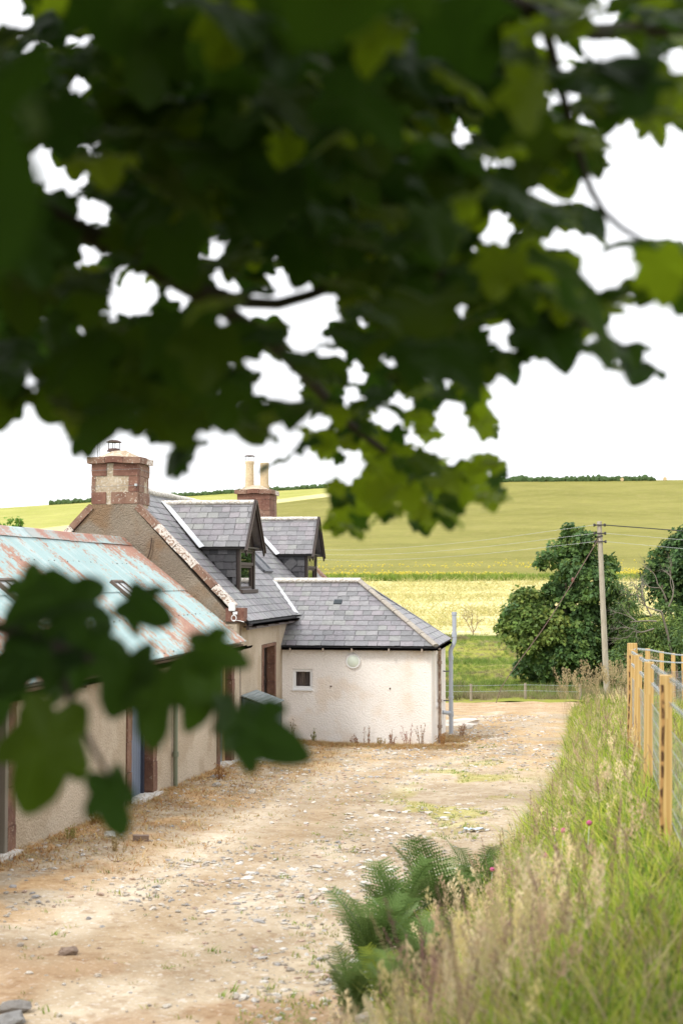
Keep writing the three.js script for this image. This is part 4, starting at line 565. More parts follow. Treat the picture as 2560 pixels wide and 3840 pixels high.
{ const line = [[0.45, 2.0, 2.24], [0.70, 6.9, 2.12], ...PT.map(([x, d], i) => [x, d, topY[i]]), [1.11, 21.4, 1.72]], line2 = [[1.11, 21.4, 1.72], ...PB.map(([x, d], i) => [x, d, topB[i]]), [3.4, 37.2, 0.8]];
  const hs = [0.03, 0.2, 0.39, 0.52, 0.66, 0.8, 0.93, 1.03];
  const run = (L, hh, label, barb) => { const pts = L.map(([x, d, y]) => V(x + 0.05, y - hh, d)), gs = []; for (let i = 0; i < pts.length - 1; i++) { const a = pts[i], b = pts[i + 1], n = barb ? 40 : 1; if (!barb) { gs.push(tube([a, b], 0.0022, 0.0022, 4)); continue; }
      for (const ph of [0, Math.PI]) { const s = []; for (let k = 0; k <= n * 2; k++) { const t = k / (n * 2), p = a.clone().lerp(b, t); p.y += 0.004 * Math.sin(t * n * 4 + ph); p.x += 0.004 * Math.cos(t * n * 4 + ph); s.push(p); } const c = new THREE.CatmullRomCurve3(s); gs.push(prep(new THREE.TubeGeometry(c, n * 4, 0.0026, 4))); }
      const L2 = a.distanceTo(b); for (let s = 0.06; s < L2; s += 0.11) { const p = a.clone().lerp(b, s / L2); for (const e of [-1, 1]) gs.push(tube([p.clone().add(new THREE.Vector3(0.014 * e, 0.016, 0)), p.clone().add(new THREE.Vector3(-0.014 * e, -0.016, 0.006))], 0.002, 0.001, 4)); } }
    return tag(mesh('fence_wire', gs, wireMat), label, 'wire', 'wires of the verge fence'); };
  const names = ['topmost', 'second', 'third', 'fourth', 'fifth', 'sixth', 'seventh', 'lowest'];
  hs.forEach((h, i) => { run(line, h, `${names[i]} galvanised wire on the near fence run`, i < 2); run(line2, h, `${names[i]} galvanised wire beyond the strainer post`, i < 2); });
  const net = []; for (const L of [line, line2]) for (let i = 1; i < L.length - 1; i++) { const [x0, d0, y0] = L[i], [x1, d1, y1] = L[i + 1], n = Math.round((d1 - d0) / 0.15); for (let k = 0; k < n; k++) { const t = k / n, a = V(lerp(x0, x1, t) + 0.05, lerp(y0, y1, t) - hs[2], lerp(d0, d1, t)); net.push(tube([a, a.clone().add(new THREE.Vector3(0, -0.66, 0))], 0.0016, 0.0016, 3)); } }
  tag(stuff(mesh('stock_netting', net, wireMat)), 'upright strands of the galvanised stock netting on the fence', 'netting'); }

// low wire fence beyond the bare soil
{ const fw = std([0.30, 0.25, 0.19], 0.9), xs = [-11, -7.6, -5.2, -3.2, -1.16, 0.9]; xs.forEach((x, i) => { const d = 54.45 + 0.13 * (x + 3.2), g = new THREE.CylinderGeometry(0.05, 0.055, 0.75, 8); g.translate(x, ground(x, d) + 0.27, -d); tag(mesh('fence_stake', metreUV(g), fw), ['weathered stake farthest along the soil edge fence', 'weathered stake of the low fence behind the wing roof', 'weathered stake of the low fence just behind the grey pipe', 'weathered stake of the low fence between pipe and stay wire', 'weathered stake of the low fence near the dark tree', 'weathered stake of the low fence beneath the power pole'][i], 'stake', 'stakes of the low fence beyond the soil'); });
  for (const [h, n] of [[0.58, 'upper'], [0.36, 'lower']]) tag(mesh('fence_wire', tube(xs.map((x) => { const d = 54.45 + 0.13 * (x + 3.2); return V(x, ground(x, d) + h, d - 0.05); }), 0.006, 0.006, 4), wireMat), `${n} thin wire of the low fence beyond the soil`, 'wire', 'wires of the low fence'); }

// ------------------------------------------------------------------ power pole and lines
{ const pole = thing('power_pole', 'pale weathered timber power pole with a stay wire', 'utility pole', V(0, 0, 0)), bot = V(1.97, -2.6, 56.2), top = V(1.69, 4.97, 55.85), at = (y) => bot.clone().lerp(top, (y + 2.6) / 7.57);
  mesh('shaft', metreUV(tube([bot, bot.clone().lerp(top, 0.5), top], 0.125, 0.09, 14, true)), std([1, 1, 1], 0.9, { map: woodTex([0.30, 0.26, 0.20], [0.52, 0.47, 0.39], 841) }), pole);
  const dark = std([0.04, 0.035, 0.035], 0.5);
  const ends = []; for (const y of [4.82, 4.50, 4.18]) { const p = at(y); for (const s of [-1, 1]) { mesh('bracket', bar(p.clone().add(new THREE.Vector3(0, 0, 0.1)), p.clone().add(new THREE.Vector3(s * 0.2, 0, 0.12)), 0.03, 0.05), dark, pole); const g = new THREE.LatheGeometry([[0.02, -0.06], [0.055, -0.04], [0.03, 0], [0.055, 0.03], [0.02, 0.06]].map(([a, b]) => new THREE.Vector2(a, b)), 10); g.translate(p.x + s * 0.2, p.y, p.z + 0.12); mesh('insulator', prep(g), dark, pole); } ends.push(p); }
  mesh('stay_wire', tube([at(4.38), V(-0.25, 1.2, 54), V(-2.05, -1.35, 52.6), V(-2.2, -1.85, 52.5)], 0.02, 0.016, 6), std([0.13, 0.08, 0.06], 0.7), pole); mesh('stay_band', (() => { const g = new THREE.CylinderGeometry(0.125, 0.125, 0.06, 12, 1, true); const p = at(4.38); g.rotateZ(0.25); g.translate(p.x, p.y, p.z); return prep(g); })(), dark, pole);
  const g = new THREE.SphereGeometry(0.07, 8, 6), m = at(4.38).lerp(V(-2.2, -1.85, 52.5), 0.27); g.scale(0.8, 1.5, 0.8); g.translate(m.x, m.y, m.z); mesh('stay_insulator', prep(g), std([0.16, 0.05, 0.04], 0.4), pole);
  const p2 = thing('power_pole', 'second timber power pole standing behind the farmhouse', 'utility pole', V(0, 0, 0)), q = V(-21.5, 5.4, 112); mesh('shaft', metreUV(tube([V(-21.5, -2, 112), q], 0.15, 0.11, 10, true)), std([0.3, 0.26, 0.2], 0.9), p2);
  ends.forEach((p, i) => { const a = p.clone().add(new THREE.Vector3(-0.2, 0, 0.12)), b = q.clone().add(new THREE.Vector3(0, -0.1 - 0.35 * i, 0)), mid = a.clone().lerp(b, 0.5); mid.y -= 0.5; tag(mesh('power_line', tube([a, a.clone().lerp(b, 0.25).add(new THREE.Vector3(0, -0.38, 0)), mid, a.clone().lerp(b, 0.75).add(new THREE.Vector3(0, -0.38, 0)), b], 0.006, 0.006, 4), std([0.5, 0.52, 0.52], 0.5)), `${['upper', 'middle', 'lower'][i]} pale power line running left from the pole`, 'power line', 'power lines');
    const c = p.clone().add(new THREE.Vector3(0.2, 0, 0.12)), e = V(18, 4.85 - 0.42 * i - 0.8, 55), mm = c.clone().lerp(e, 0.5); mm.y -= 0.25; tag(mesh('power_line', tube([c, mm, e], i ? 0.006 : 0.02, i ? 0.006 : 0.02, 5), i ? std([0.5, 0.52, 0.52], 0.5) : std([0.03, 0.03, 0.03], 0.6)), i ? `${['', 'middle', 'lower'][i]} pale power line running right from the pole` : 'thick black cable running right from the pole top', 'power line', 'power lines'); });
}

// ------------------------------------------------------------------ distant trees
function lobedLeaf(seg) {                                 // five-lobed leaf, stalk end at the origin, tip at y = 1, face +z
  const half = seg > 1 ? [[0, 0], [0.10, -0.08], [0.26, -0.14], [0.40, -0.10], [0.44, 0.0], [0.47, 0.10], [0.44, 0.18], [0.52, 0.28], [0.60, 0.40], [0.61, 0.53], [0.52, 0.58], [0.43, 0.56], [0.36, 0.54], [0.34, 0.63], [0.30, 0.76], [0.22, 0.85], [0.12, 0.93], [0, 0.97]] : [[0, 0], [0.38, -0.08], [0.34, 0.16], [0.6, 0.52], [0.27, 0.5], [0.2, 0.76], [0, 1]];
  const out = [...half, ...half.slice(1, -1).reverse().map(([x, y]) => [-x, y])], cx = 0, cy = 0.34, pos = [cx, cy, 0], ix = [], rings = seg, n = out.length;
  for (let r = 1; r <= rings; r++) for (const [x, y] of out) pos.push(lerp(cx, x, r / rings), lerp(cy, y, r / rings), 0);
  for (let i = 0; i < n; i++) ix.push(0, 1 + i, 1 + (i + 1) % n);
  for (let r = 1; r < rings; r++) for (let i = 0; i < n; i++) { const a = 1 + (r - 1) * n + i, b = 1 + (r - 1) * n + (i + 1) % n, c = a + n, d = b + n; ix.push(a, c, d, a, d, b); }
  const g = new THREE.BufferGeometry(); g.setAttribute('position', new THREE.Float32BufferAttribute(pos, 3)); g.setIndex(ix); return { g, out };
}
function bendLeaf(g, fold, droop, wave, seed) { const r = g.clone(), p = r.attributes.position; for (let i = 0; i < p.count; i++) { const x = p.getX(i), y = p.getY(i); p.setZ(i, fold * Math.abs(x) - droop * (y - 0.3) * (y - 0.3) - droop * 0.5 * x * x + wave * (vnoise(x * 5 + 9, y * 5, seed) - 0.5)); } r.computeVertexNormals(); r.setAttribute('uv', new THREE.Float32BufferAttribute(Array.from({ length: p.count * 2 }, (_, k) => k % 2 ? p.getY(k >> 1) : p.getX(k >> 1)), 2)); return r; }
const farLeaf = bendLeaf(lobedLeaf(1).g, 0.25, 0.3, 0.1, 3), narrowLeaf = (() => { const g = new THREE.BufferGeometry(); g.setAttribute('position', new THREE.Float32BufferAttribute([0, 0, 0, 0.13, 0.4, 0.04, 0, 1, -0.1, -0.13, 0.4, 0.04, 0, 0.45, 0], 3)); g.setIndex([0, 1, 4, 1, 2, 4, 2, 3, 4, 3, 0, 4]); g.computeVertexNormals(); g.setAttribute('uv', new THREE.Float32BufferAttribute(10, 1).count ? new THREE.Float32BufferAttribute(new Float32Array(10), 2) : null); return g; })();
const zUp = new THREE.Vector3(0, 0, 1);
function orient(n, tip) { const z = n.clone().normalize(), y = tip.clone().addScaledVector(z, -tip.dot(z)).normalize(), x = new THREE.Vector3().crossVectors(y, z); return new THREE.Quaternion().setFromRotationMatrix(new THREE.Matrix4().makeBasis(x, y, z)); }
const rv = (r) => new THREE.Vector3(r() - 0.5, r() - 0.5, r() - 0.5).multiplyScalar(2);
function crownOf(tree, lobes, { leaves, size, clump, geo, mat, cols, seed, per = 26 }) { // lobes: [x, y, z, r] round the tree's foot
  const r = RNG(seed), mats = [], tint = [], area = lobes.reduce((s, l) => s + l[3] * l[3], 0);
  for (const [lx, ly, lz, lr] of lobes) { const n = Math.max(4, Math.round(leaves * lr * lr / area / per));
    for (let c = 0; c < n; c++) { const dir = rv(r).normalize(); dir.y = dir.y * 0.85 + 0.12; dir.normalize(); const out = lr * (0.45 + 0.5 * Math.sqrt(r()) + (r() < 0.22 ? 0.32 * r() : 0)), cp = new THREE.Vector3(lx, ly, lz).addScaledVector(dir, out), cr = clump * (0.6 + 0.8 * r()), ct = cols[Math.floor(r() * cols.length)], axis = dir.clone().multiplyScalar(0.7).add(new THREE.Vector3(0, 0.7, 0)).normalize();
      for (let k = 0; k < per; k++) { const o = rv(r).multiplyScalar(cr); o.addScaledVector(axis, -o.dot(axis) * 0.55); const p = cp.clone().add(o), nrm = axis.clone().multiplyScalar(0.9).add(rv(r).multiplyScalar(0.75)), tip = o.clone().multiplyScalar(1.4).add(dir).add(new THREE.Vector3(0, -0.5, 0)).add(rv(r).multiplyScalar(0.5)); const s = size * (0.65 + 0.6 * r()); mats.push(M4(p, orient(nrm, tip), s)); const b = 0.75 + 0.5 * r(); tint.push(lin(ct[0] * b, ct[1] * b, ct[2] * b)); } } }
  return instanced('crown', geo, mat, mats, tint, tree);
}
function trunkOf(tree, foot, tops, r0, mat) { const gs = []; for (const [x, y, z] of tops) { const m = new THREE.Vector3(x * 0.3, y * 0.45, z * 0.3); gs.push(tube([foot, m, new THREE.Vector3(x, y, z)], r0, r0 * 0.18, 8)); } mesh('trunk', gs, mat, tree); }
const barkBrown = std([0.14, 0.11, 0.08], 0.95), leafFar = leafMat([1, 1, 1], 0.3, 0.25);
const S62 = 0.58673 * 62 / 5333, lobesFrom = (list, ux, uy, deep, seed) => { const r = RNG(seed); return list.map(([a, b, c]) => [(a - ux) * S62, (uy - b) * S62, (r() - 0.5) * deep, c * S62 * 0.86]); };
{ const t = thing('sycamore_tree', 'tall dense green sycamore standing behind the power pole', 'tree', V(0.35, ground(0.35, 63) - 0.5, 63)), L = lobesFrom([[860, 450, 80], [940, 470, 85], [760, 520, 65], [690, 590, 62], [880, 600, 140], [1050, 620, 70], [1105, 600, 42], [1000, 720, 130], [820, 740, 115], [740, 800, 85], [1080, 770, 85], [900, 880, 160], [560, 850, 95], [500, 920, 80], [600, 960, 120], [440, 1010, 62], [720, 1000, 145], [1000, 1000, 170], [1150, 900, 100], [550, 1080, 100], [850, 1120, 190], [1130, 1080, 125], [650, 1200, 115], [560, 1300, 85], [780, 1280, 155], [1000, 1280, 180], [650, 1380, 90], [900, 1400, 120], [1130, 1270, 110], [1180, 1000, 90], [840, 400, 35], [905, 395, 30]], 800, 1465, 2.6, 9);
  trunkOf(t, new THREE.Vector3(0, -0.3, 0), [[0.6, 6.8, 0], [-1.6, 4.0, 0.3], [1.6, 4.6, -0.2], [0.1, 5, 0.5]], 0.2, barkBrown);
  crownOf(t, L, { leaves: 34000, size: 0.155, clump: 0.27, geo: farLeaf, mat: leafFar, cols: [[0.085, 0.165, 0.04], [0.11, 0.195, 0.045], [0.065, 0.13, 0.04], [0.14, 0.215, 0.045], [0.095, 0.175, 0.06]], seed: 11 });
  const y = lobesFrom([[560, 850, 100], [500, 930, 85], [600, 960, 125], [720, 1020, 120], [560, 1080, 100], [700, 1090, 90], [460, 1020, 70]], 800, 1465, 1.2, 19).map(([a, b, c, d]) => [a, b, c + 1.0, d]);
  const c2 = crownOf(t, y, { leaves: 5200, size: 0.16, clump: 0.34, geo: farLeaf, mat: leafFar, cols: [[0.16, 0.23, 0.045], [0.13, 0.205, 0.04], [0.20, 0.25, 0.05], [0.11, 0.18, 0.04]], seed: 12 }); c2.name = 'lit_side_foliage'; }  // light on the left of the crown painted as yellower leaves
{ const t = thing('dark_tree', 'large dark green tree at the right edge above the thicket', 'tree', V(5.6, ground(5.6, 64) - 0.6, 64)), L = lobesFrom([[1500, 520, 100], [1420, 560, 70], [1400, 640, 75], [1480, 680, 130], [1560, 600, 140], [1360, 700, 55], [1450, 780, 105], [1540, 800, 130], [1570, 450, 90], [1690, 480, 180], [1720, 680, 210], [1690, 900, 200], [1830, 700, 200], [1800, 950, 200], [1600, 980, 120]], 1560, 1465, 2.6, 29);
  trunkOf(t, new THREE.Vector3(0, -0.3, 0), [[0.3, 6, 0], [-1.0, 5, 0.3], [1.8, 5, -0.2]], 0.22, barkBrown);
  crownOf(t, L, { leaves: 20000, size: 0.16, clump: 0.34, geo: farLeaf, mat: leafFar, cols: [[0.055, 0.12, 0.035], [0.075, 0.15, 0.038], [0.045, 0.10, 0.03], [0.10, 0.17, 0.04]], seed: 31 }); }
{ const t = thing('willow_bush', 'mid green willow thicket with narrow leaves behind the fence corner', 'bush', V(3.6, ground(3.6, 61.5) - 0.2, 61.5)), L = lobesFrom([[1230, 820, 55], [1200, 765, 35], [1280, 900, 85], [1250, 1000, 85], [1380, 1050, 115], [1480, 1080, 115], [1540, 950, 85], [1300, 1150, 100], [1450, 1180, 120], [1560, 1120, 110], [1640, 1100, 150], [1250, 1250, 110], [1400, 1300, 120], [1560, 1280, 130], [1700, 1250, 150], [1330, 800, 50]], 1370, 1440, 1.6, 39);
  trunkOf(t, new THREE.Vector3(0, -0.3, 0), [[-0.6, 4, 0], [0.8, 3, 0.3], [1.6, 2.5, -0.2]], 0.1, barkBrown);
  crownOf(t, L, { leaves: 17000, size: 0.19, clump: 0.32, geo: narrowLeaf, mat: leafFar, cols: [[0.14, 0.22, 0.05], [0.18, 0.26, 0.06], [0.10, 0.18, 0.045], [0.12, 0.20, 0.08]], seed: 41 }); }
function twigs(gs, r, p, dir, len, rad, depth) { const q = p.clone().addScaledVector(dir, len).add(rv(r).multiplyScalar(len * 0.16)), m = p.clone().lerp(q, 0.5).add(rv(r).multiplyScalar(len * 0.1)); gs.push(tube([p, m, q], rad, rad * 0.55, depth > 1 ? 5 : 3)); if (!depth) return; const n = 2 + Math.floor(r() * 2.4); for (let k = 0; k < n; k++) twigs(gs, r, depth > 1 || k ? m.clone().lerp(q, 0.2 + 0.8 * r()) : q, dir.clone().add(rv(r).multiplyScalar(0.75)).normalize(), len * (0.55 + 0.25 * r()), rad * 0.55, depth - 1); }
{ const r = RNG(51), gs = []; for (const [x, y, dx, dy] of [[4.3, 1.4, -0.7, 0.5], [4.1, 1.0, -0.9, 0.1], [4.5, 1.9, -0.4, 0.7], [4.0, 0.7, -0.9, -0.25], [4.6, 1.6, 0.2, 0.8], [3.9, 1.2, -0.6, 0.9]]) twigs(gs, r, V(x, y, 60.0), new THREE.Vector3(dx, dy, 0.1).normalize(), 0.95, 0.035, 4); const d = thing('dead_branches', 'bare grey dead branches sprawling in front of the thicket', 'branches', V(0, 0, 0)); mesh('limb', [tube([V(4.9, -1.6, 60.6), V(4.6, 0.3, 60.3), V(4.3, 1.4, 60)], 0.08, 0.04, 6), ...gs], std([0.20, 0.17, 0.14], 0.95), d); }
{ const r = RNG(53), gs = [], y = ground(-5.1, 89) - 0.1; twigs(gs, r, V(-5.1, y, 89), new THREE.Vector3(0, 1, 0), 0.75, 0.05, 5); twigs(gs, r, V(-5.15, y + 0.3, 89), new THREE.Vector3(-0.4, 0.9, 0).normalize(), 0.7, 0.035, 4); twigs(gs, r, V(-5.05, y + 0.3, 89), new THREE.Vector3(0.5, 0.85, 0).normalize(), 0.6, 0.035, 4); const s = thing('dead_shrub', 'small bare brown shrub at the edge of the mown field', 'shrub', V(0, 0, 0)); mesh('twig_mass', gs, std([0.23, 0.16, 0.11], 0.95), s);
  const g2 = []; twigs(g2, r, V(-5.6, y - 0.5, 86.5), new THREE.Vector3(0.85, 0.25, 0).normalize(), 0.6, 0.035, 3); twigs(g2, r, V(-4.9, y - 0.5, 86.5), new THREE.Vector3(0.8, -0.05, 0.2).normalize(), 0.7, 0.04, 3); const f = thing('fallen_branch', 'pale fallen branch lying below the bare shrub', 'branch', V(0, 0, 0)); mesh('limb', g2, std([0.42, 0.36, 0.28], 0.95), f); }
{ const t = thing('young_tree', 'small bright green tree top behind the byre ridge', 'tree', V(-27.6, ground(-27.6, 70), 70)); trunkOf(t, new THREE.Vector3(0, -0.3, 0), [[0, 6.3, 0]], 0.12, barkBrown); crownOf(t, [[0.1, 7.1, 0, 0.34], [-0.4, 6.8, 0, 0.36], [0.3, 6.6, 0, 0.4], [0, 5.2, 0, 0.9], [0.1, 4.0, 0, 1.1]], { leaves: 2600, size: 0.16, clump: 0.25, geo: farLeaf, mat: leafFar, cols: [[0.12, 0.24, 0.03], [0.15, 0.28, 0.04]], seed: 57 }); }
// hedges along the hill crest, hay bales
function hedge(q0, q1, h, label, seed) { const o = thing('hedge', label, 'hedge', V(0, 0, 0)), gs = [], r = RNG(seed), n = Math.round((q1 - q0) * 600 / 1.1); for (let i = 0; i < n; i++) { const q = lerp(q0, q1, i / n), d = 597 + (r() - 0.5) * 2, x = q * d, s = h * (0.55 + 0.6 * r() + 0.35 * fbm(i * 0.08, 3, seed, 3)); const g = new THREE.IcosahedronGeometry(1, 1), p = g.attributes.position; for (let k = 0; k < p.count; k++) { const e = 0.75 + 0.5 * hash2((p.getX(k) * 40) | 0, (p.getY(k) * 40 + p.getZ(k) * 90) | 0, i); p.setXYZ(k, p.getX(k) * e, p.getY(k) * e, p.getZ(k) * e); } g.computeVertexNormals(); g.scale(1.0 + r() * 0.5, s * 0.7, 1.2); g.translate(x, ground(x, d) + s * 0.35, -d); gs.push(prep(g)); } stuff(mesh('foliage', gs, std([0.055, 0.095, 0.03], 1), o)); return o; }
hedge(-0.365, -0.325, 1.7, 'low dark hedge on the skyline behind the near chimney', 61); hedge(-0.277, -0.16, 1.5, 'long low dark hedge on the skyline between the chimneys and the leaves', 62); hedge(-0.045, 0.069, 1.9, 'long dark hedge on the skyline above the open hill field', 63);
for (const [x, d, l] of [[27.4, 596, 'round hay bale beside the skyline hedge'], [44.8, 597, 'round hay bale on the skyline near the frame edge']]) { const g = new THREE.CylinderGeometry(0.75, 0.75, 1.25, 16); g.rotateX(Math.PI / 2); g.translate(x, ground(x, d) + 0.7, -d); tag(mesh('hay_bale', metreUV(g), std([0.55, 0.42, 0.24], 1)), l, 'hay bale', 'hay bales on the hill'); }

// ------------------------------------------------------------------ grass
function bladeTuft(n, h, spread, w, seed, bend = 0.5) {
  const r = RNG(seed), pos = [], ix = [], uv = []; for (let k = 0; k < n; k++) { const a = r() * 6.283, x0 = (r() - 0.5) * spread, z0 = (r() - 0.5) * spread, hh = h * (0.55 + 0.6 * r()), b = bend * (0.3 + r()) * hh, cx = Math.cos(a), sz = Math.sin(a), o = pos.length / 3;
    for (let j = 0; j <= 3; j++) { const t = j / 3, ww = w * (1 - t * 0.92), px = x0 + cx * b * t * t, pz = z0 + sz * b * t * t, py = hh * (t - 0.25 * bend * t * t); pos.push(px - sz * ww, py, pz + cx * ww, px + sz * ww, py, pz - cx * ww); uv.push(0, t, 1, t); } for (let j = 0; j < 3; j++) { const q = o + j * 2; ix.push(q, q + 1, q + 3, q, q + 3, q + 2); } }
  const g = new THREE.BufferGeometry(); g.setAttribute('position', new THREE.Float32BufferAttribute(pos, 3)); g.setAttribute('uv', new THREE.Float32BufferAttribute(uv, 2)); g.setIndex(ix); g.computeVertexNormals(); return g;
}
const bladeMat = leafMat([1, 1, 1], 0.38, 0.0), headMat = leafMat([1, 1, 1], 0.3, 0.0);
const greens = [[0.29, 0.40, 0.03], [0.38, 0.47, 0.045], [0.19, 0.30, 0.025], [0.46, 0.48, 0.07], [0.11, 0.19, 0.02], [0.42, 0.41, 0.08]], straws = [[0.58, 0.47, 0.27], [0.52, 0.42, 0.23], [0.48, 0.42, 0.18]];
function sow(name, label, n, seed, geo, place, colour, mat = bladeMat) { const r = RNG(seed), mats = [], cols = []; let guard = n * 6; while (mats.length < n && guard-- > 0) { const p = place(r); if (!p) continue; const [x, d, s] = p, y = p[3] ?? ground(x, d); mats.push(M4(V(x, y - 0.02, d), Q((r() - 0.5) * 0.5, r() * 6.283, (r() - 0.5) * 0.5), new THREE.Vector3(s, s * (0.8 + 0.4 * r()), s))); const c = colour(x, d, r); cols.push(lin(...c)); } return tag(instanced(name, geo, mat, mats, cols), label, 'grass'); }
const pick = (r, list, j = 0.25) => { const c = list[Math.floor(r() * list.length)], k = 1 - j + 2 * j * r(); return c.map((x) => x * k); };
const dNear = (r, a, b) => a + (b - a) * Math.pow(r(), 1.55);
const vergeCol = (x, d, r) => { const dry = fbm(x * 0.7, d * 0.5, 861, 3), e = smooth(1.0, 0.1, x - edgeX(d)); return r() < 0.05 + 0.22 * smooth(0.5, 0.68, dry) + e * 0.25 ? pick(r, straws) : pick(r, greens); };
sow('verge_grass', 'long yellow-green grass covering the verge bank', 24000, 71, bladeTuft(8, 0.27, 0.17, 0.0085, 1, 0.8), (r) => { const d = dNear(r, 4.5, 44), w = 1.75 + 0.3 * r(), x = edgeX(d) + 0.08 + (r() < 0.5 ? r() * 1.2 : r() * w); return x < -1.3 && d < 5 ? null : [x, d, 0.75 + 0.5 * r() * (0.6 + 0.8 * fbm(x, d * 0.6, 873, 3))]; }, vergeCol);
sow('paddock_grass', 'shorter bright grass on the paddock side of the fence', 22000, 72, bladeTuft(8, 0.20, 0.17, 0.007, 2, 0.8), (r) => { const d = dNear(r, 4.5, 46), x = edgeX(d) + 1.6 + r() * (1.5 + d * 0.12); return [x, d, 0.6 + 0.7 * r() * (0.5 + fbm(x, d, 874, 2))]; }, (x, d, r) => r() < 0.2 + 0.4 * smooth(0.5, 0.65, fbm(x * 0.6 + 4, d * 0.4, 863, 3)) ? pick(r, straws) : pick(r, greens));
sow('rough_grass', 'rough green and brown tussocks in the dip before the mown field', 14000, 73, bladeTuft(10, 0.5, 0.3, 0.014, 3), (r) => { const d = 54.5 + r() * 33, x = -14 + r() * 22; return [x, d, (0.35 + 0.75 * fbm(x * 0.5, d * 0.5, 871, 3)) * (d < 62 ? 1.2 : 0.75)]; }, (x, d, r) => { const k = fbm(x * 0.35, d * 0.3, 872, 3); return k > 0.56 || (d < 61 && r() < 0.45) ? pick(r, [[0.24, 0.20, 0.11], [0.20, 0.19, 0.08], [0.30, 0.25, 0.15]]) : pick(r, [[0.16, 0.25, 0.04], [0.20, 0.29, 0.05], [0.13, 0.20, 0.04], [0.25, 0.30, 0.08]]); });
sow('field_edge_grass', 'tall green grass strip with yellow flowers between the two fields', 5000, 74, bladeTuft(8, 1.0, 1.2, 0.06, 4), (r) => { const q = -0.22 + r() * 0.34, d = D2(q) + r() * 9; return [q * d, d, 0.6 + 0.5 * r()]; }, (x, d, r) => pick(r, [[0.17, 0.25, 0.035], [0.21, 0.30, 0.045], [0.25, 0.32, 0.05]]));
{ const g = new THREE.IcosahedronGeometry(0.075, 0), r = RNG(75), m = [], c = []; for (let k = 0; k < 3600; k++) { const q = -0.2 + r() * 0.26, d = D2(q) + 9 + 60 * r() * r(), x = q * d; if (fbm(x * 0.07, d * 0.12, 881, 3) < 0.5) continue; m.push(M4(V(x, ground(x, d) + 0.35 + 0.4 * r(), d), Q(r() * 6, r() * 6, 0), 0.7 + r())); c.push(lin(0.62, 0.50, 0.05)); } tag(instanced('buttercups', g, std([1, 1, 1], 0.8), m, c), 'yellow flowers scattered along the top edge of the mown field', 'flowers'); }
{ // cut hay lying in wisps on the mown field
  const r = RNG(76), m = [], c = [], g = bladeTuft(7, 0.5, 0.9, 0.035, 6, 1.6); for (let k = 0; k < 16000; k++) { const q = -0.22 + r() * 0.34, d = 89 + r() * 82, x = q * d; if (d < D1(q) + 1) continue; const n = fbm(x * 0.05, d * 0.42, 891, 3); if (n < 0.46) continue; m.push(M4(V(x, ground(x, d) + 0.02, d), Q((r() - 0.5) * 2.4, r() * 6.28, (r() - 0.5) * 2.4), 0.5 + 0.6 * r())); c.push(lin(...pick(r, [[0.62, 0.55, 0.26], [0.52, 0.47, 0.20], [0.40, 0.38, 0.13]]))); } tag(instanced('cut_hay', g, bladeMat, m, c), 'pale cut hay lying in rows on the mown field', 'hay'); }
// seed heads
function panicle(seed, fluffy) { const r = RNG(seed), pos = [], ix = [], uv = [], quad = (a, b, c, d) => { const o = pos.length / 3; for (const p of [a, b, c, d]) { pos.push(...p); uv.push(p[0], p[1]); } ix.push(o, o + 1, o + 2, o, o + 2, o + 3); }, lean = 0.16, X = (t) => lean * t * t * 1.1;
  for (const [dx, dz] of [[0.0022, 0], [0, 0.0022]]) for (let j = 0; j < 4; j++) { const a = j / 4, b = (j + 1) / 4; quad([X(a) - dx, a, -dz], [X(a) + dx, a, dz], [X(b) + dx, b, dz], [X(b) - dx, b, -dz]); }
  const n = fluffy ? 44 : 26; for (let k = 0; k < n; k++) { const t = 0.74 + 0.28 * r(), a = r() * 6.28, w = (fluffy ? 0.075 : 0.016) * (1 - Math.abs(t - 0.84) * 2.6), c = [X(t) + Math.cos(a) * w * r(), t + (fluffy ? 0.02 * r() : 0), Math.sin(a) * w * r()], s = fluffy ? 0.019 : 0.011, e = [Math.cos(a) * s * 0.6, s * 1.5, Math.sin(a) * s * 0.6], f = [-Math.sin(a) * s * 0.5, 0, Math.cos(a) * s * 0.5]; quad([c[0] - f[0], c[1], c[2] - f[2]], [c[0] + f[0], c[1], c[2] + f[2]], [c[0] + f[0] * 0.3 + e[0], c[1] + e[1], c[2] + f[2] * 0.3 + e[2]], [c[0] - f[0] * 0.3 + e[0], c[1] + e[1], c[2] - f[2] * 0.3 + e[2]]); }
  const g = new THREE.BufferGeometry(); g.setAttribute('position', new THREE.Float32BufferAttribute(pos, 3)); g.setAttribute('uv', new THREE.Float32BufferAttribute(uv, 2)); g.setIndex(ix); g.computeVertexNormals(); return g; }
const headCols = [[0.68, 0.55, 0.34], [0.74, 0.62, 0.40], [0.56, 0.41, 0.27], [0.70, 0.60, 0.30]];
sow('fluffy_seed_heads', 'feathery tan and pinkish grass seed heads on the verge', 480, 81, panicle(1, true), (r) => { const d = dNear(r, 5, 46), x = edgeX(d) + 0.25 + r() * 1.4; if (fbm(x * 0.8, d * 0.6, 901, 3) < 0.46) return null; return [x, d, 0.42 + 0.25 * r()]; }, (x, d, r) => pick(r, headCols), headMat);
sow('narrow_seed_heads', 'slim purple-brown grass spikes among the verge grass', 700, 82, panicle(2, false), (r) => { const d = dNear(r, 5, 40), x = edgeX(d) + 0.3 + r() * 2.6; return [x, d, 0.5 + 0.3 * r()]; }, (x, d, r) => pick(r, [[0.30, 0.17, 0.16], [0.38, 0.25, 0.18], [0.45, 0.36, 0.2]]), headMat);
sow('tall_seed_heads', 'tall tufted seed heads standing against the dark tree', 110, 83, panicle(3, true), (r) => { const d = 38 + r() * 9, x = 0.2 + r() * 2.6; return [x, d, 1.0 + 0.55 * r()]; }, (x, d, r) => pick(r, [[0.40, 0.32, 0.18], [0.45, 0.36, 0.2]]), headMat);
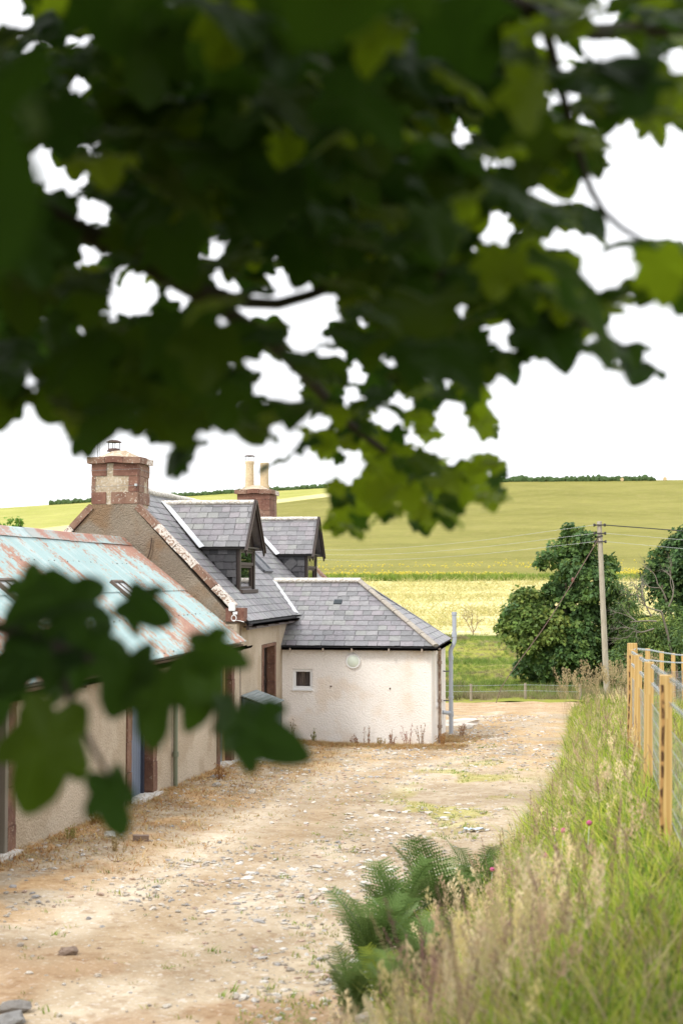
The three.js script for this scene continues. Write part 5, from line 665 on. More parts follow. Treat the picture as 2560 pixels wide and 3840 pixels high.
sow('tall_crest_grass', 'long grass clump at the crest of the verge below the pole', 900, 84, bladeTuft(9, 0.45, 0.2, 0.009, 7, 0.7), (r) => { const d = 34 + r() * 13, x = edgeX(d) + 0.1 + r() * 2.2; return [x, d, 0.7 + 0.5 * r()]; }, (x, d, r) => pick(r, greens));
sow('near_seed_heads', 'pale tan feathery seed heads crowding the bank beside the ferns', 210, 87, panicle(4, true), (r) => { const d = 5.5 + r() * 6, x = edgeX(d) + 0.2 + r() * 1.35; if (fbm(x * 1.1 + 7, d * 0.9, 905, 3) < 0.47) return null; return [x, d, 0.5 + 0.2 * r()]; }, (x, d, r) => pick(r, headCols), headMat);
// sparse weeds on the track
sow('track_weeds', 'low green weeds and moss scattered on the gravel track', 1500, 85, bladeTuft(7, 0.06, 0.12, 0.007, 8, 0.9), (r) => { const d = dNear(r, 9, 34), x = -5 + r() * 5; if (x > edgeX(d)) return null; const m = smooth(0.5, 0.62, fbm(x * 1.5, d * 0.7, 31, 4)) * smooth(1.7, 0.3, Math.abs(x + 1.55)); if (r() > 0.06 + m * 0.9) return null; return [x, d, 0.5 + 0.8 * r()]; }, (x, d, r) => pick(r, [[0.18, 0.26, 0.04], [0.24, 0.30, 0.06], [0.30, 0.30, 0.08]]));
sow('dry_litter', 'dry orange straw litter along the foot of the walls', 8500, 86, bladeTuft(7, 0.10, 0.22, 0.006, 9, 1.8), (r) => { const d = 15 + r() * 21, wall = d < 28.6 ? -6.3 : d < 33.1 ? -6.3 : -99; let x; if (r() < 0.35) { const xx = -6.3 + r() * 4.2; return [xx, 32.95 - 1.3 * r() * r(), 0.6 + 0.6 * r()]; } if (wall < -50) { if (d < 34) return null; x = -2.75 + r() * r() * 1.5; } else x = wall + 2.6 * r() * r(); return [x, d, 0.5 + 0.6 * r()]; }, (x, d, r) => pick(r, [[0.42, 0.25, 0.09], [0.52, 0.36, 0.15], [0.34, 0.17, 0.06], [0.46, 0.38, 0.2]]));

// ------------------------------------------------------------------ stones
function stoneGeo(seed, flat = 0.6) { const g = mergeVertices((() => { const q = new THREE.IcosahedronGeometry(1, 1); q.deleteAttribute('normal'); q.deleteAttribute('uv'); return q; })(), 1e-3), p = g.attributes.position; for (let i = 0; i < p.count; i++) { const e = 0.72 + 0.5 * hash2(i, seed, 5); p.setXYZ(i, p.getX(i) * e, p.getY(i) * e * flat, p.getZ(i) * e * (0.7 + 0.3 * hash2(seed, 2, 2))); } const r = g.toNonIndexed(); r.computeVertexNormals(); return metreUV(r); }
{ const cols = [[0.62, 0.56, 0.48], [0.54, 0.47, 0.39], [0.68, 0.62, 0.54], [0.46, 0.39, 0.32], [0.54, 0.39, 0.30], [0.44, 0.42, 0.41], [0.74, 0.70, 0.65]], sm = std([1, 1, 1], 0.92, { bumpMap: stoneBump, bumpScale: 0.01 });
  for (let v = 0; v < 3; v++) { const r = RNG(91 + v), m = [], c = []; let guard = 200000; while (m.length < 3300 && guard--) { const d = dNear(r, 8.5, 44), x = -6.2 + r() * 6.2; if (x > edgeX(d) + 0.1 || (d > 33 && x < -2.7)) continue; const n = fbm(x * 0.6 + 3, d * 0.35, 911, 4), e = smooth(-4.8, -6.1, x); if (r() > 0.12 + 1.1 * smooth(0.44, 0.66, n) + 0.5 * e) continue; const s = (0.008 + 0.030 * Math.pow(r(), 4)) * (1 + 0.5 * smooth(20, 40, d)); m.push(M4(V(x, ground(x, d) + s * 0.12, d), Q((r() - 0.5) * 0.5, r() * 6.3, (r() - 0.5) * 0.5), new THREE.Vector3(s * (0.8 + 0.7 * r()), s * 0.8, s))); c.push(lin(...pick(r, cols, 0.18))); }
    tag(instanced('gravel', stoneGeo(v + 1), sm, m, c), ['pale angular gravel strewn over the track', 'broken stone chips strewn over the track', 'flat pebbles strewn over the track'][v], 'gravel'); }
  { const r = RNG(97), m = [], c = []; while (m.length < 520) { const d = 13 + 9 * r(), x = -4.2 + 3.4 * r(); if (x > edgeX(d) - 0.1 || fbm(x * 0.8, d * 0.5, 913, 3) < 0.44 + 0.1 * r()) continue; const s = 0.016 + 0.042 * Math.pow(r(), 3); m.push(M4(V(x, ground(x, d) + 0.004, d), Q((r() - 0.5) * 0.3, r() * 6.3, (r() - 0.5) * 0.3), new THREE.Vector3(s * 1.3, s * 0.45, s))); c.push(lin(...pick(r, [[0.70, 0.64, 0.56], [0.74, 0.69, 0.63], [0.62, 0.50, 0.42], [0.64, 0.58, 0.50]], 0.12))); } tag(instanced('flat_stones', stoneGeo(9, 0.7), sm, m, c), 'patch of pale flat stones bedded in the middle of the track', 'gravel'); }
  const loose = (x, d, sx, sy, sz, turn, col, label, seed, name = 'loose_stone') => { const m = mesh(name, stoneGeo(seed, 1), std(col, 0.92, { bumpMap: stoneBump, bumpScale: 0.015 })); m.scale.set(sx, sy, sz); m.position.copy(gp(x, d, sy * 0.45)); m.rotation.set(0.05, turn, 0.08); tag(m, label, 'stone', 'larger stones lying about the track'); };
  { const b = mesh('loose_brick', metreUV(rough(new THREE.BoxGeometry(0.2, 0.075, 0.1, 4, 2, 3), 0.008, 9, 5)), std([0.20, 0.14, 0.11], 0.9, { bumpMap: stoneBump, bumpScale: 0.01 })); b.position.copy(gp(-5.14, 17.4, 0.035)); b.rotation.y = 0.25; tag(b, 'dark brick-shaped stone lying on the track beside the byre', 'brick'); }
  loose(-5.58, 17.5, 0.075, 0.055, 0.06, 0.4, [0.72, 0.68, 0.62], 'white square stone on the track under the hanging leaves', 21);
  loose(-4.01, 11.47, 0.085, 0.05, 0.055, 0.3, [0.30, 0.22, 0.17], 'single brown stone casting a shadow on bare track, lower left', 22);
  loose(-3.80, 9.75, 0.12, 0.05, 0.08, 0.2, [0.24, 0.22, 0.2], 'upper of the two grey rocks in the bottom left corner', 23, 'grey_rock'); loose(-3.72, 9.4, 0.15, 0.06, 0.1, 0.9, [0.26, 0.25, 0.24], 'large grey rock in the very bottom left corner', 24, 'grey_rock');
  loose(-2.72, 40.1, 0.55, 0.12, 0.35, 0.2, [0.62, 0.56, 0.50], 'flat pale slab of rubble beside the grey soil pipe', 25, 'rubble_slab'); loose(-2.3, 38.6, 0.16, 0.09, 0.12, 1.2, [0.6, 0.54, 0.47], 'small pale rubble stone next to the slab by the wing', 26);
  loose(-5.62, 23.4, 0.10, 0.055, 0.08, 1, [0.42, 0.38, 0.33], 'grey stone at the foot of the byre downpipe', 27); loose(-5.9, 24.6, 0.16, 0.04, 0.1, 0.3, [0.30, 0.31, 0.33], 'flat dark slate fragment among weeds by the byre wall', 28); loose(-4.9, 22.9, 0.09, 0.05, 0.07, 2, [0.66, 0.6, 0.52], 'pale stone on straw litter below the byre door', 29);
  loose(-1.72, 14.6, 0.14, 0.035, 0.09, 0.6, [0.66, 0.58, 0.5], 'flat pale stone by the tip of the tallest fern', 30); loose(-1.55, 11.6, 0.11, 0.04, 0.06, 0.2, [0.64, 0.6, 0.54], 'pale stone beside the ferns low in the frame', 32);
  const lit = new THREE.PlaneGeometry(0.26, 0.12, 6, 3), lp = lit.attributes.position; for (let i = 0; i < lp.count; i++) lp.setZ(i, 0.03 * hash2(i, 3, 3)); lit.rotateX(-Math.PI / 2); lit.computeVertexNormals(); const l = mesh('litter_scrap', lit, std([0.45, 0.52, 0.62], 0.4, { side: THREE.DoubleSide })); l.position.copy(gp(-1.08, 19.0, 0.02)); l.rotation.y = 0.3; tag(l, 'crumpled pale blue plastic scrap at the edge of the track', 'litter');
  const slab = mesh('stone_slab', stoneBox(-6.32, -5.55, baseY(28.2) - 0.2, baseY(28.2) + 0.06, 27.9, 28.68, 0.012, 931), ridgeStone); tag(slab, 'pale flat doorstep slab in front of the grey wooden store', 'slab'); }

// ------------------------------------------------------------------ weeds at the walls, ferns, clover
function weed(x, d, h, n, col, label, seed) { const r = RNG(seed), gs = [], o = thing('weed', label, 'weed', gp(x, d, -0.02), 'dry weeds at the wall foot'); for (let k = 0; k < n; k++) { const a = r() * 6.28, b = 0.25 * h * r(), hh = h * (0.5 + 0.5 * r()), x0 = (r() - 0.5) * 0.16, z0 = (r() - 0.5) * 0.12, tip = new THREE.Vector3(x0 + Math.cos(a) * b, hh, z0 + Math.sin(a) * b); gs.push(tube([new THREE.Vector3(x0, 0, z0), tip.clone().multiplyScalar(0.5).add(new THREE.Vector3(x0 * 0.4, 0.02, z0 * 0.4)), tip], 0.006, 0.003, 4)); for (let m = 0; m < 12; m++) { const t = 0.25 + 0.75 * r(), p = new THREE.Vector3(x0, 0, z0).lerp(tip, t).add(rv(r).multiplyScalar(0.03)); const g = prep(new THREE.TetrahedronGeometry(0.006 + 0.012 * r())); g.scale(1, 1.5, 0.6); g.rotateY(r() * 6); g.translate(p.x, p.y, p.z); gs.push(g); } } mesh('stems', gs, leafMat(col, 0.2, 0), o); }
const WD = [[-3.75, 32.9, 0.42, 7, [0.34, 0.17, 0.09], 'dry red-brown dock stalks at the middle of the wing wall'], [-3.38, 32.85, 0.55, 6, [0.36, 0.16, 0.11], 'tall reddish willowherb near the wing corner'], [-3.05, 32.9, 0.6, 6, [0.30, 0.17, 0.08], 'tall tan weed stalks beside the wing corner'], [-4.35, 32.92, 0.5, 4, [0.28, 0.14, 0.06], 'brown dock spike at the wing wall under the lamp'], [-4.62, 32.88, 0.3, 8, [0.30, 0.13, 0.05], 'low rusty weed clump under the lamp'], [-2.6, 33.0, 0.36, 9, [0.38, 0.20, 0.07], 'orange dry weed clump at the foot of the rusty downpipe'], [-2.35, 35.9, 0.4, 8, [0.36, 0.20, 0.11], 'brown weed clump at the foot of the grey pipe'], [-6.05, 32.6, 0.75, 4, [0.26, 0.18, 0.09], 'tall dark dock stalk at the inner corner of the wing'], [-5.6, 32.9, 0.35, 6, [0.22, 0.22, 0.06], 'greenish weed at the wing wall below the small window'], [-6.15, 19.2, 0.4, 12, [0.34, 0.17, 0.08], 'russet dead weed bush against the byre wall'], [-6.1, 18.6, 0.28, 9, [0.36, 0.18, 0.06], 'low orange weeds beside the russet bush on the byre wall'], [-6.0, 17.3, 0.2, 6, [0.30, 0.26, 0.08], 'small yellow-green weed near the broken board door'], [-5.75, 24.2, 0.3, 10, [0.34, 0.18, 0.07], 'dry brown weeds beyond the byre downpipe'], [-5.7, 26.3, 0.22, 8, [0.40, 0.24, 0.08], 'low straw weeds before the second byre door'], [-5.2, 16.6, 0.2, 7, [0.45, 0.34, 0.18], 'small dry grass tuft on the track near the byre end'], [-4.0, 32.8, 0.22, 8, [0.36, 0.26, 0.1], 'low tan weeds at the wing wall foot']];
WD.forEach((w, i) => weed(...w, 950 + i));
function frondGeo(seed) { const r = RNG(seed), gs = [], n = 26, arch = (t) => new THREE.Vector3(0.30 * t * t, t * (1 - 0.12 * t), 0), pos = [], ix = [], tri = (a, b, c) => { const o = pos.length / 3; for (const p of [a, b, c]) pos.push(p.x, p.y, p.z); ix.push(o, o + 1, o + 2); };
  for (let k = 1; k < n; k++) { const t = 0.14 + 0.86 * k / n, p = arch(t), dir = arch(Math.min(1, t + 0.02)).sub(arch(t - 0.02)).normalize(), L = 0.26 * Math.pow(Math.sin(Math.PI * clamp(0.16 + 0.84 * (1 - t) , 0, 1) * 0.86), 0.9) * (0.9 + 0.2 * r());
    for (const s of [-1, 1]) { const out = new THREE.Vector3(0, 0, s).addScaledVector(dir, 0.35).add(new THREE.Vector3(0, 0.12 * (r() - 0.5), 0)).normalize(), m = 7; for (let j = 0; j < m; j++) { const u0 = j / m, u1 = (j + 1) / m, w = 0.026 * (1 - u0 * 0.8), a = p.clone().addScaledVector(out, L * u0), b = p.clone().addScaledVector(out, L * u1), c = a.clone().lerp(b, 0.6).addScaledVector(dir, w), d = a.clone().lerp(b, 0.6).addScaledVector(dir, -w); tri(a, b, c); tri(a, d, b); } } }
  const g = new THREE.BufferGeometry(); g.setAttribute('position', new THREE.Float32BufferAttribute(pos, 3)); g.setIndex(ix); g.computeVertexNormals(); gs.push(prep(g)); const rach = []; for (let k = 0; k <= 8; k++) rach.push(arch(k / 8)); gs.push(tube(rach, 0.008, 0.002, 4)); return merge(gs); }
const frondGeos = [1, 2, 3].map(frondGeo), fernMats = [leafMat([0.115, 0.19, 0.045], 0.35, 0.05), leafMat([0.17, 0.25, 0.075], 0.35, 0.05), leafMat([0.075, 0.13, 0.025], 0.35, 0.05), leafMat([0.23, 0.28, 0.03], 0.35, 0.05)];
[[-1.30, 11.9, 0.75, 12, 'large blue-green fern clump in the middle of the verge edge'], [-1.02, 12.6, 0.85, 10, 'tall dark fern at the top of the fern patch'], [-1.40, 11.0, 0.7, 12, 'fern with arching fronds over the track edge'], [-1.12, 9.75, 0.55, 14, 'bright green fern low at the bottom edge'], [-1.40, 9.9, 0.5, 12, 'small fern sprig furthest out on the track, bottom edge'], [-1.12, 11.2, 0.6, 12, 'yellow-green fern behind the front ferns'], [-0.78, 13.6, 0.7, 8, 'dark upright fern at the far end of the fern patch'], [-0.95, 10.4, 0.6, 12, 'shaded fern half buried in seed heads']].forEach(([x, d, s, n, label], i) => { const r = RNG(960 + i), f = thing('fern', label, 'fern', gp(x, d, -0.03), 'ferns at the verge edge'); for (let k = 0; k < n; k++) { const m = mesh('frond', frondGeos[k % 3], fernMats[i === 5 || i === 3 ? (k % 2 ? 3 : 1) : Math.floor(r() * 3)], f), ss = s * (0.75 + 0.5 * r()); m.scale.set(ss, ss, ss); m.rotation.set(0, k / n * 6.283 + r() * 0.7, 0.02 - 0.5 * r() * r(), 'YXZ'); } });
[[-0.62, 13.2, 'pink clover head just beside the fern tips'], [-0.05, 13.3, 'pink clover head in the middle of the verge'], [0.02, 12.2, 'pink clover head below the middle of the verge'], [-0.12, 11.6, 'dark pink clover head near the tan seed heads'], [0.22, 11.5, 'pink clover head towards the fence side']].forEach(([x, d, l], i) => { const o = thing('clover', l, 'flower', gp(x, d), 'clover flowers on the verge'), h = 0.44; mesh('stem', tube([new THREE.Vector3(0, 0, 0), new THREE.Vector3(0.02, h * 0.6, 0), new THREE.Vector3(0.03, h, 0)], 0.003, 0.002, 4), bladeMat, o); const g = new THREE.IcosahedronGeometry(0.022, 2), p = g.attributes.position; for (let k = 0; k < p.count; k++) { const e = 0.8 + 0.4 * hash2(p.getX(k) * 900 | 0, p.getY(k) * 900 | 0, i); p.setXYZ(k, p.getX(k) * e, p.getY(k) * e, p.getZ(k) * e); } g.computeVertexNormals(); g.translate(0.03, h, 0); mesh('flower_head', prep(g), std([0.5, 0.10, 0.22], 0.9), o); });
// ------------------------------------------------------------------ the sycamore overhead: boughs reach forward past the photographer
// The crown's outline and its gaps as seen from the standing point (angles scaled to 1568 x 2352); leaves hang at many depths behind that outline.
const crownEdge = [[-60, 1000], [0, 1000], [20, 1005], [25, 960], [50, 925], [95, 930], [110, 965], [140, 975], [150, 1010], [155, 1070], [185, 1050], [205, 1070], [215, 1020], [240, 1000], [300, 985], [330, 1000], [360, 1000], [370, 1020], [358, 1085], [390, 1100], [400, 1085], [430, 1112], [455, 1090], [450, 1040], [490, 985], [520, 975], [525, 1010], [560, 1000], [585, 1035], [580, 1080], [605, 1095], [650, 1080], [665, 1040], [680, 1045], [740, 1060], [760, 1048], [745, 1110], [760, 1150], [745, 1210], [760, 1235], [800, 1220], [835, 1235], [850, 1190], [880, 1210], [930, 1180], [940, 1210], [965, 1240], [985, 1262], [990, 1210], [1010, 1200], [1040, 1210], [1065, 1185], [1060, 1150], [1090, 1130], [1110, 1170], [1150, 1150], [1180, 1155], [1150, 1115], [1175, 1090], [1170, 1055], [1150, 1040], [1100, 1032], [1060, 1060], [1020, 1050], [1010, 1030], [1020, 1000], [1000, 975], [1010, 930], [1035, 915], [1060, 935], [1070, 975], [1095, 985], [1100, 1010], [1130, 1010], [1160, 1000], [1140, 960], [1120, 930], [1130, 905], [1100, 870], [1130, 880], [1150, 885], [1165, 860], [1200, 865], [1205, 840], [1230, 820], [1265, 845], [1300, 810], [1340, 800], [1370, 830], [1400, 840], [1420, 890], [1440, 850], [1490, 870], [1532, 840], [1510, 810], [1470, 790], [1410, 780], [1370, 745], [1360, 730], [1400, 745], [1420, 720], [1440, 690], [1480, 685], [1520, 690], [1545, 715], [1568, 745], [1640, 745], [1640, 550], [1500, 550], [1415, 555], [1395, 520], [1400, 490], [1330, 465], [1240, 460], [1215, 440], [1225, 412], [1260, 415], [1340, 415], [1365, 395], [1385, 370], [1390, 330], [1360, 300], [1330, 290], [1310, 255], [1340, 265], [1400, 265], [1440, 265], [1470, 290], [1510, 300], [1535, 290], [1568, 265], [1640, 265], [1640, -60], [-60, -60]];
const gaps = [[22, 17, 12, 17], [46, 32, 13, 20], [65, 50, 12, 11], [59, 102, 12, 18], [175, 88, 36, 24], [120, 100, 18, 8], [177, 200, 21, 30], [348, 35, 15, 12], [2, 48, 8, 15], [5, 257, 10, 10], [95, 350, 28, 18], [100, 398, 28, 28], [215, 330, 19, 17], [253, 340, 8, 9], [150, 425, 14, 20], [180, 425, 22, 15], [205, 402, 10, 15], [218, 490, 32, 30], [100, 497, 10, 16], [140, 498, 11, 11], [208, 582, 29, 27], [495, 568, 17, 32], [705, 97, 10, 14], [1224, 17, 16, 17], [1334, 4, 27, 8], [1404, 12, 18, 17], [1384, 53, 25, 19], [1250, 90, 28, 25], [1279, 130, 20, 27], [1409, 120, 55, 30], [1374, 95, 17, 13], [1549, 135, 25, 33], [1544, 165, 10, 15], [1429, 200, 14, 18], [1289, 228, 28, 25], [1319, 205, 14, 25], [1057, 302, 20, 32], [1109, 372, 17, 22], [1171, 382, 15, 13], [1236, 232, 11, 10], [1129, 525, 28, 42], [1181, 535, 14, 18], [1264, 558, 22, 21], [300, 677, 48, 38], [260, 722, 12, 20], [415, 667, 33, 28], [520, 643, 24, 18], [282, 622, 10, 12], [105, 675, 10, 12], [600, 700, 28, 24], [552, 728, 18, 16], [642, 640, 24, 30], [660, 680, 30, 40], [735, 680, 42, 24], [752, 712, 20, 28], [700, 767, 32, 42], [772, 807, 22, 16], [612, 837, 42, 28], [630, 890, 40, 24], [655, 860, 12, 25], [710, 972, 20, 18], [745, 970, 16, 14], [645, 1010, 25, 40], [715, 1042, 14, 14], [485, 735, 10, 18], [849, 735, 12, 13], [824, 857, 20, 28], [801, 907, 14, 18], [1144, 767, 24, 28], [1181, 796, 14, 14], [1056, 707, 13, 13], [912, 912, 14, 18], [936, 922, 16, 20], [876, 957, 25, 18], [944, 1000, 16, 20], [984, 1027, 10, 9], [799, 1042, 12, 15], [819, 1057, 9, 11], [799, 1085, 22, 22], [791, 805, 10, 14], [1111, 880, 12, 18], [1300, 545, 30, 24], [1345, 570, 34, 32], [1385, 605, 34, 38], [1440, 612, 40, 22], [1385, 650, 24, 14], [1160, 985, 12, 12]];
const lowEdge = [[[-40, 1350], [60, 1338], [112, 1333], [168, 1345], [214, 1368], [220, 1390], [210, 1412], [180, 1440], [165, 1465], [225, 1478], [262, 1480], [318, 1492], [356, 1508], [412, 1500], [430, 1470], [442, 1462], [487, 1478], [525, 1500], [560, 1520], [570, 1530], [560, 1560], [545, 1600], [520, 1600], [505, 1570], [485, 1600], [455, 1665], [425, 1680], [405, 1660], [387, 1712], [358, 1728], [334, 1694], [315, 1640], [290, 1650], [242, 1665], [218, 1645], [165, 1636], [150, 1632], [184, 1694], [194, 1767], [179, 1820], [135, 1840], [97, 1859], [48, 1871], [20, 1860], [-40, 1830]], [[258, 1384], [285, 1365], [315, 1354], [345, 1361], [356, 1388], [375, 1399], [412, 1406], [416, 1425], [398, 1459], [360, 1444], [345, 1410], [319, 1388], [285, 1384]], [[537, 1612], [605, 1631], [678, 1680], [712, 1714], [707, 1743], [668, 1743], [605, 1733], [557, 1685], [537, 1626]], [[528, 1621], [533, 1694], [547, 1733], [518, 1714], [508, 1660]], [[203, 1859], [228, 1801], [242, 1779], [290, 1791], [330, 1820], [349, 1859], [339, 1888], [310, 1927], [286, 1888], [261, 1903], [237, 1920], [213, 1898]]];
const lowGaps = [[88, 1490, 14, 20], [8, 1650, 14, 40], [262, 1720, 26, 40], [200, 1690, 30, 50]];
const sycamore = thing('overhanging_sycamore', 'dark out of focus sycamore boughs hanging over the top and left', 'tree', V(-2.7, ground(-2.7, -1.6), -1.6));
{
  const inv = sycamore.position.clone().negate(), F = 5333 / 1.63265, right = new THREE.Vector3(Math.cos(YAW), 0, -Math.sin(YAW)), up = new THREE.Vector3().crossVectors(right, fwd), eye = new THREE.Vector3(0, 2.7, 0);
  const from = (u, v, D) => eye.clone().addScaledVector(fwd, D).addScaledVector(right, (u - 784) / F * D).addScaledVector(up, (1176 - v) / F * D);
  const seen = (p) => { const q = p.clone().sub(eye), z = q.dot(fwd); return [784 + F * q.dot(right) / z, 1176 - F * q.dot(up) / z, z]; };
  const C = 8, W = 1568 / C, H = Math.ceil(2352 / C), open = new Uint8Array(W * H).fill(1), cover = new Uint8Array(W * H);
  const inside = (poly, x, y) => { let k = false; for (let i = 0, j = poly.length - 1; i < poly.length; j = i++) { const [a, b] = poly[i], [c, d] = poly[j]; if ((b > y) !== (d > y) && x < (c - a) * (y - b) / (d - b) + a) k = !k; } return k; };
  const hole = (list, x, y, g) => list.some(([a, b, c, d]) => { const e = (x - a) / (c * g), f = (y - b) / (d * g); return e * e + f * f < 1; });
  for (let j = 0; j < H; j++) for (let i = 0; i < W; i++) { const x = (i + 0.5) * C, y = (j + 0.5) * C; if ((inside(crownEdge, x, y) && !hole(gaps, x, y, 1.1)) || (lowEdge.some((p) => inside(p, x, y)) && !hole(lowGaps, x, y, 1))) open[j * W + i] = 0; }
  const base = lobedLeaf(3), outline = base.out, geos = [0, 1, 2, 3, 4, 5].map((k) => bendLeaf(base.g, [0.22, 0.1, 0.32, 0.16, 0.02, 0.26][k], [0.35, 0.6, 0.2, 0.8, 0.45, 0.5][k], 0.16, 40 + k));
  const r = RNG(1234), leaves = [];
  const cellsOf = (q, pos, s, w = 1) => { const pts = outline.map(([x, y]) => seen(new THREE.Vector3(x * s * w, y * s, 0).applyQuaternion(q).add(pos))), out = []; let y0 = 1e9, y1 = -1e9; for (const p of pts) { y0 = Math.min(y0, p[1]); y1 = Math.max(y1, p[1]); }
    for (let j = Math.max(0, Math.floor(y0 / C)); j <= Math.min(H - 1, Math.floor(y1 / C)); j++) { const y = (j + 0.5) * C, xs = []; for (let i = 0, k = pts.length - 1; i < pts.length; k = i++) { const [a, b] = pts[i], [c, d] = pts[k]; if ((b > y) !== (d > y)) xs.push((c - a) * (y - b) / (d - b) + a); } xs.sort((m, n) => m - n); for (let k = 0; k + 1 < xs.length; k += 2) for (let i = Math.max(0, Math.ceil(xs[k] / C - 0.5)); i <= Math.min(W - 1, Math.floor(xs[k + 1] / C - 0.5)); i++) out.push(j * W + i); } return out; };
  const depthAt = (u, v) => v > 1290 ? [2.05, 2.5] : u > 700 && v > 860 ? [3.3, 4.6] : u < 560 && v > 820 ? [2.3, 3.2] : u > 1150 ? [2.0, 3.3] : [2.1, 4.0];
  const grow = (want, tries, slack, minGain, sizeK, back = 0, low = 1e9, endOnly = false) => { for (let t = 0; t < tries; t++) { const c = Math.floor(r() * W * H); if (open[c] || cover[c] >= want || Math.floor(c / W) * C > low || (endOnly && ((c % W) * C < 690 || Math.floor(c / W) * C < 860 || Math.floor(c / W) * C > 1290))) continue; const u = (c % W + 0.5) * C + (r() - 0.5) * 60, v = (Math.floor(c / W) + 0.5) * C + (r() - 0.5) * 60, [a, b] = depthAt(u, v), D = lerp(a, b, r()) + back * r(); const s = 0.122 * (0.6 + 0.6 * r()) * sizeK * (u > 700 && u < 1220 && v > 900 && v < 1290 ? 0.85 : u > 1200 || v > 1290 ? 1.2 : v < 420 && u > 300 ? 1.2 : 1);
      const towards = fwd.clone().multiplyScalar(r() < 0.62 ? -1 : 1), n = new THREE.Vector3(0, 0.55 + 0.5 * r(), 0).addScaledVector(towards, 0.35 + 0.75 * r()).add(rv(r).multiplyScalar(0.55)), tip = new THREE.Vector3((r() - 0.45) * 1.5, -1.0 - 0.4 * r(), 0).add(fwd.clone().multiplyScalar(0.7 * (r() - 0.2))).add(rv(r).multiplyScalar(0.4)), q = orient(n, tip), p = from(u, v, D).add(new THREE.Vector3(0, -0.35 * s, 0).applyQuaternion(q));
      const cells = cellsOf(q, p, s); if (cells.length < 3) continue; let bad = 0, gain = 0; for (const k of cells) { if (open[k]) bad++; else if (cover[k] < want) gain++; } if (bad > slack * (v > 1290 ? 0.6 : 1) * cells.length || gain < (v > 1290 ? 0.75 : minGain) * cells.length) continue; for (const k of cells) if (cover[k] < 250) cover[k]++; leaves.push({ q, p, s, size: cells.length, D }); } };
  // the low spray: leaf by leaf, stalk end to tip, with how far each turns to the light
  for (const [u0, v0, u1, v1, D, tilt, turn] of [[225, 1380, 0, 1395, 2.25, 0.9, 0.2], [285, 1372, 405, 1440, 2.35, 0.5, -0.5], [300, 1492, 262, 1668, 2.2, 0.7, 0.1], [372, 1530, 362, 1728, 2.15, 0.6, -0.3], [536, 1656, 716, 1742, 2.2, 0.5, -0.9], [516, 1606, 540, 1735, 2.25, 0.2, 1.6], [130, 1632, 62, 1874, 2.1, 0.1, 0.3], [246, 1782, 290, 1926, 2.15, 0.3, -0.2], [430, 1482, 560, 1515, 2.3, 0.6, -0.4], [150, 1478, -20, 1610, 2.3, 0.8, 0.3], [208, 1432, 170, 1600, 2.35, 0.9, 0.2], [478, 1540, 420, 1682, 2.3, 0.4, 0.6], [40, 1500, -30, 1660, 2.3, 0.5, -0.3], [110, 1330, 40, 1480, 2.4, 0.8, 0.4]]) { const a = from(u0, v0, D), b = from(u1, v1, D - 0.06 * tilt), q = orient(fwd.clone().negate().add(new THREE.Vector3(0, tilt, 0)).addScaledVector(right, turn), b.clone().sub(a)), s = a.distanceTo(b) / 0.97, cells = cellsOf(q, a, s, 0.7); for (const k of cells) cover[k]++; leaves.push({ q, p: a, s, w: 0.7, size: cells.length * 2, D }); }
  grow(1, 40000, 0.08, 0.35, 1); grow(1, 40000, 0.06, 0.3, 0.8); grow(1, 30000, 0.08, 0.2, 0.5, 0, 620);  grow(1, 90000, 0.10, 0.25, 0.7, 0, 1e9, true); grow(2, 60000, 0.06, 0.35, 0.8, 0.4, 1e9, true);
  grow(2, 30000, 0.04, 0.45, 1, 0.6, 1100); grow(3, 30000, 0.03, 0.45, 1, 1.2, 760); grow(4, 24000, 0.03, 0.45, 1, 2, 620); grow(6, 30000, 0.03, 0.4, 1.2, 2.6, 520);
  const seenCount = leaves.length;
  // unseen crown leaves over and beside the photographer, added to darken those in view
  for (let k = 0; k < 13000; k++) { const o = rv(r); if (o.lengthSq() > 1) { k--; continue; } const p = new THREE.Vector3(-2.4 + o.x * 5.0, 5.3 + o.y * 3.0, 1.0 + o.z * 4.8), c = p.clone().sub(eye); if (c.length() < 1.1 || p.y < 3.0) continue; const z = c.dot(fwd), [u, v] = z > 0.05 ? seen(p) : [1e5, 0]; if (z > 0 && u > -220 && u < 1790 && v > -260) continue; const n = new THREE.Vector3(0, 0.9, 0).add(rv(r).multiplyScalar(0.8)); leaves.push({ q: orient(n, new THREE.Vector3(r() - 0.5, -0.5, r() - 0.5)), p, s: 0.19 * (0.7 + 0.5 * r()), size: 0, D: 9 }); }
  console.log('sycamore leaves in view', seenCount, 'all', leaves.length, 'uncovered', cover.reduce((s, c, i) => s + (!open[i] && !c ? 1 : 0), 0), 'of', open.reduce((s, c) => s + (c ? 0 : 1), 0));
  const tones = [[0.042, 0.096, 0.007], [0.054, 0.112, 0.008], [0.072, 0.124, 0.006], [0.036, 0.084, 0.009]], backlitTone = [0.22, 0.31, 0.010], mats = tones.map((c) => leafMat(c, 0.62, 0.25)), bright = leafMat(backlitTone, 0.72, 0.2);  // glow of backlit outer leaves put into a brighter leaf colour
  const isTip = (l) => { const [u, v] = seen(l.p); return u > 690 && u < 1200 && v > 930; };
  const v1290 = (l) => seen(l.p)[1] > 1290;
  const edgeOf = (l) => { const [u, v] = seen(l.p); return u > 1050 || v > 1290; };   // outer twigs, where more leaves take the painted backlit tone
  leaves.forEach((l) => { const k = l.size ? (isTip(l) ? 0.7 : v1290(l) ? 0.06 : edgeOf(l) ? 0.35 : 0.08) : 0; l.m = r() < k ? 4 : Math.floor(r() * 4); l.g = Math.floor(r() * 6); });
  const order = leaves.slice().sort((a, b) => b.size / b.D - a.size / a.D), single = order.slice(0, 300), mass = order.slice(300);
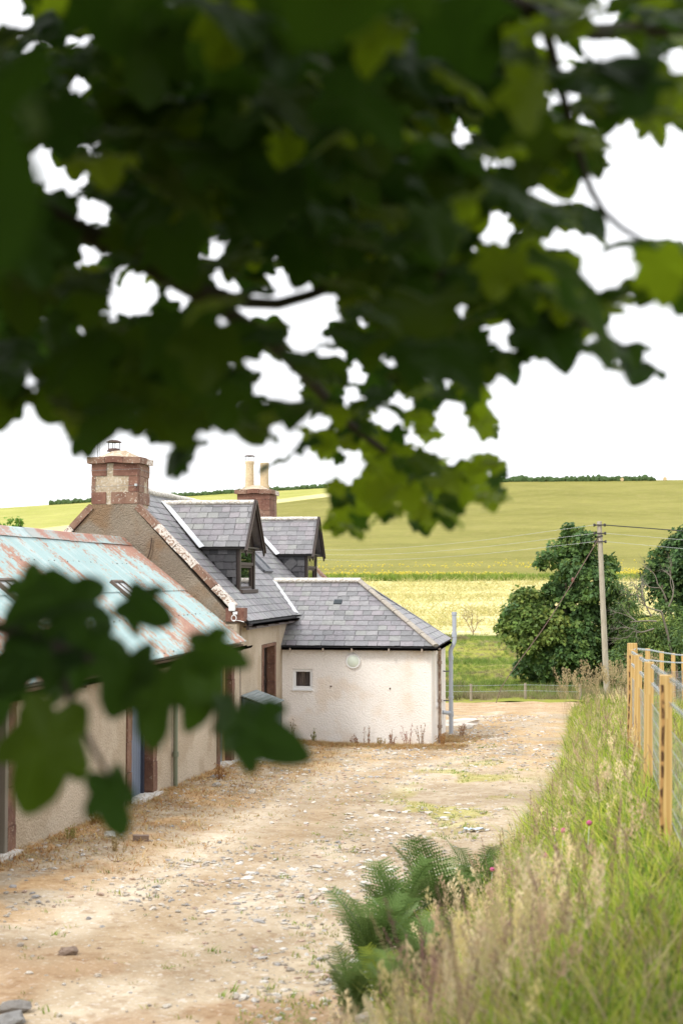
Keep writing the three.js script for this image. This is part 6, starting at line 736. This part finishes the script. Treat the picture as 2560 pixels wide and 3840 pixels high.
  for (const l of single) { const m = mesh('leaf', geos[l.g], l.m === 4 ? bright : mats[l.m], sycamore); m.position.copy(l.p).add(inv); m.quaternion.copy(l.q); m.scale.set(l.s * (l.w || 1), l.s, l.s); }
  for (let g = 0; g < 6; g++) { const set = mass.filter((l) => l.g === g); const white = [...tones, backlitTone]; instanced('foliage', geos[g], leafMat([1, 1, 1], 0.62, 0.22), set.map((l) => M4(l.p.clone().add(inv), l.q, new THREE.Vector3(l.s * (l.w || 1), l.s, l.s))), set.map((l) => lin(...white[l.m])), sycamore); }
  // trunk and boughs
  const bark = std([0.06, 0.048, 0.036], 0.95), L = (p) => p.clone().add(inv), foot = new THREE.Vector3(0, -0.4, 0), fork = new THREE.Vector3(0.05, 3.6, -0.1);
  mesh('trunk', tube([foot, new THREE.Vector3(0.05, 1.6, 0.05), fork, new THREE.Vector3(0.2, 5.6, -0.3)], 0.24, 0.1, 10), bark, sycamore);
  const bough = (pts, a, b) => mesh('bough', tube(pts, a, b, 7), bark, sycamore);
  bough([fork, L(from(-300, 300, 2.6)), L(from(250, 560, 2.9)), L(from(420, 650, 3.0)), L(from(640, 800, 3.3)), L(from(780, 950, 3.7)), L(from(900, 1060, 3.9)), L(from(1080, 1090, 4.1))], 0.07, 0.006);
  bough([L(from(420, 650, 3.0)), L(from(620, 700, 3.1)), L(from(900, 620, 3.1)), L(from(1250, 700, 2.9)), L(from(1440, 800, 2.7))], 0.016, 0.004);
  bough([new THREE.Vector3(0.15, 4.8, -0.2), L(from(500, -420, 2.6)), L(from(1000, -60, 2.6)), L(from(1250, 55, 2.6)), L(from(1420, 75, 2.7)), L(from(1640, 60, 2.8))], 0.06, 0.014);
  bough([L(from(1250, 55, 2.6)), L(from(1300, 250, 2.7)), L(from(1380, 480, 2.7)), L(from(1560, 600, 2.6))], 0.012, 0.004);
  bough([L(from(-300, 300, 2.6)), L(from(-260, 900, 2.4)), L(from(-120, 1380, 2.3)), L(from(120, 1480, 2.3)), L(from(320, 1560, 2.3)), L(from(540, 1640, 2.3))], 0.028, 0.004);
  bough([L(from(120, 1480, 2.3)), L(from(180, 1650, 2.25)), L(from(260, 1800, 2.25))], 0.008, 0.003);
}
scene.traverse((o) => { if (o.isMesh) { o.castShadow = o.receiveShadow = true; } });
renderer.render(scene, camera);
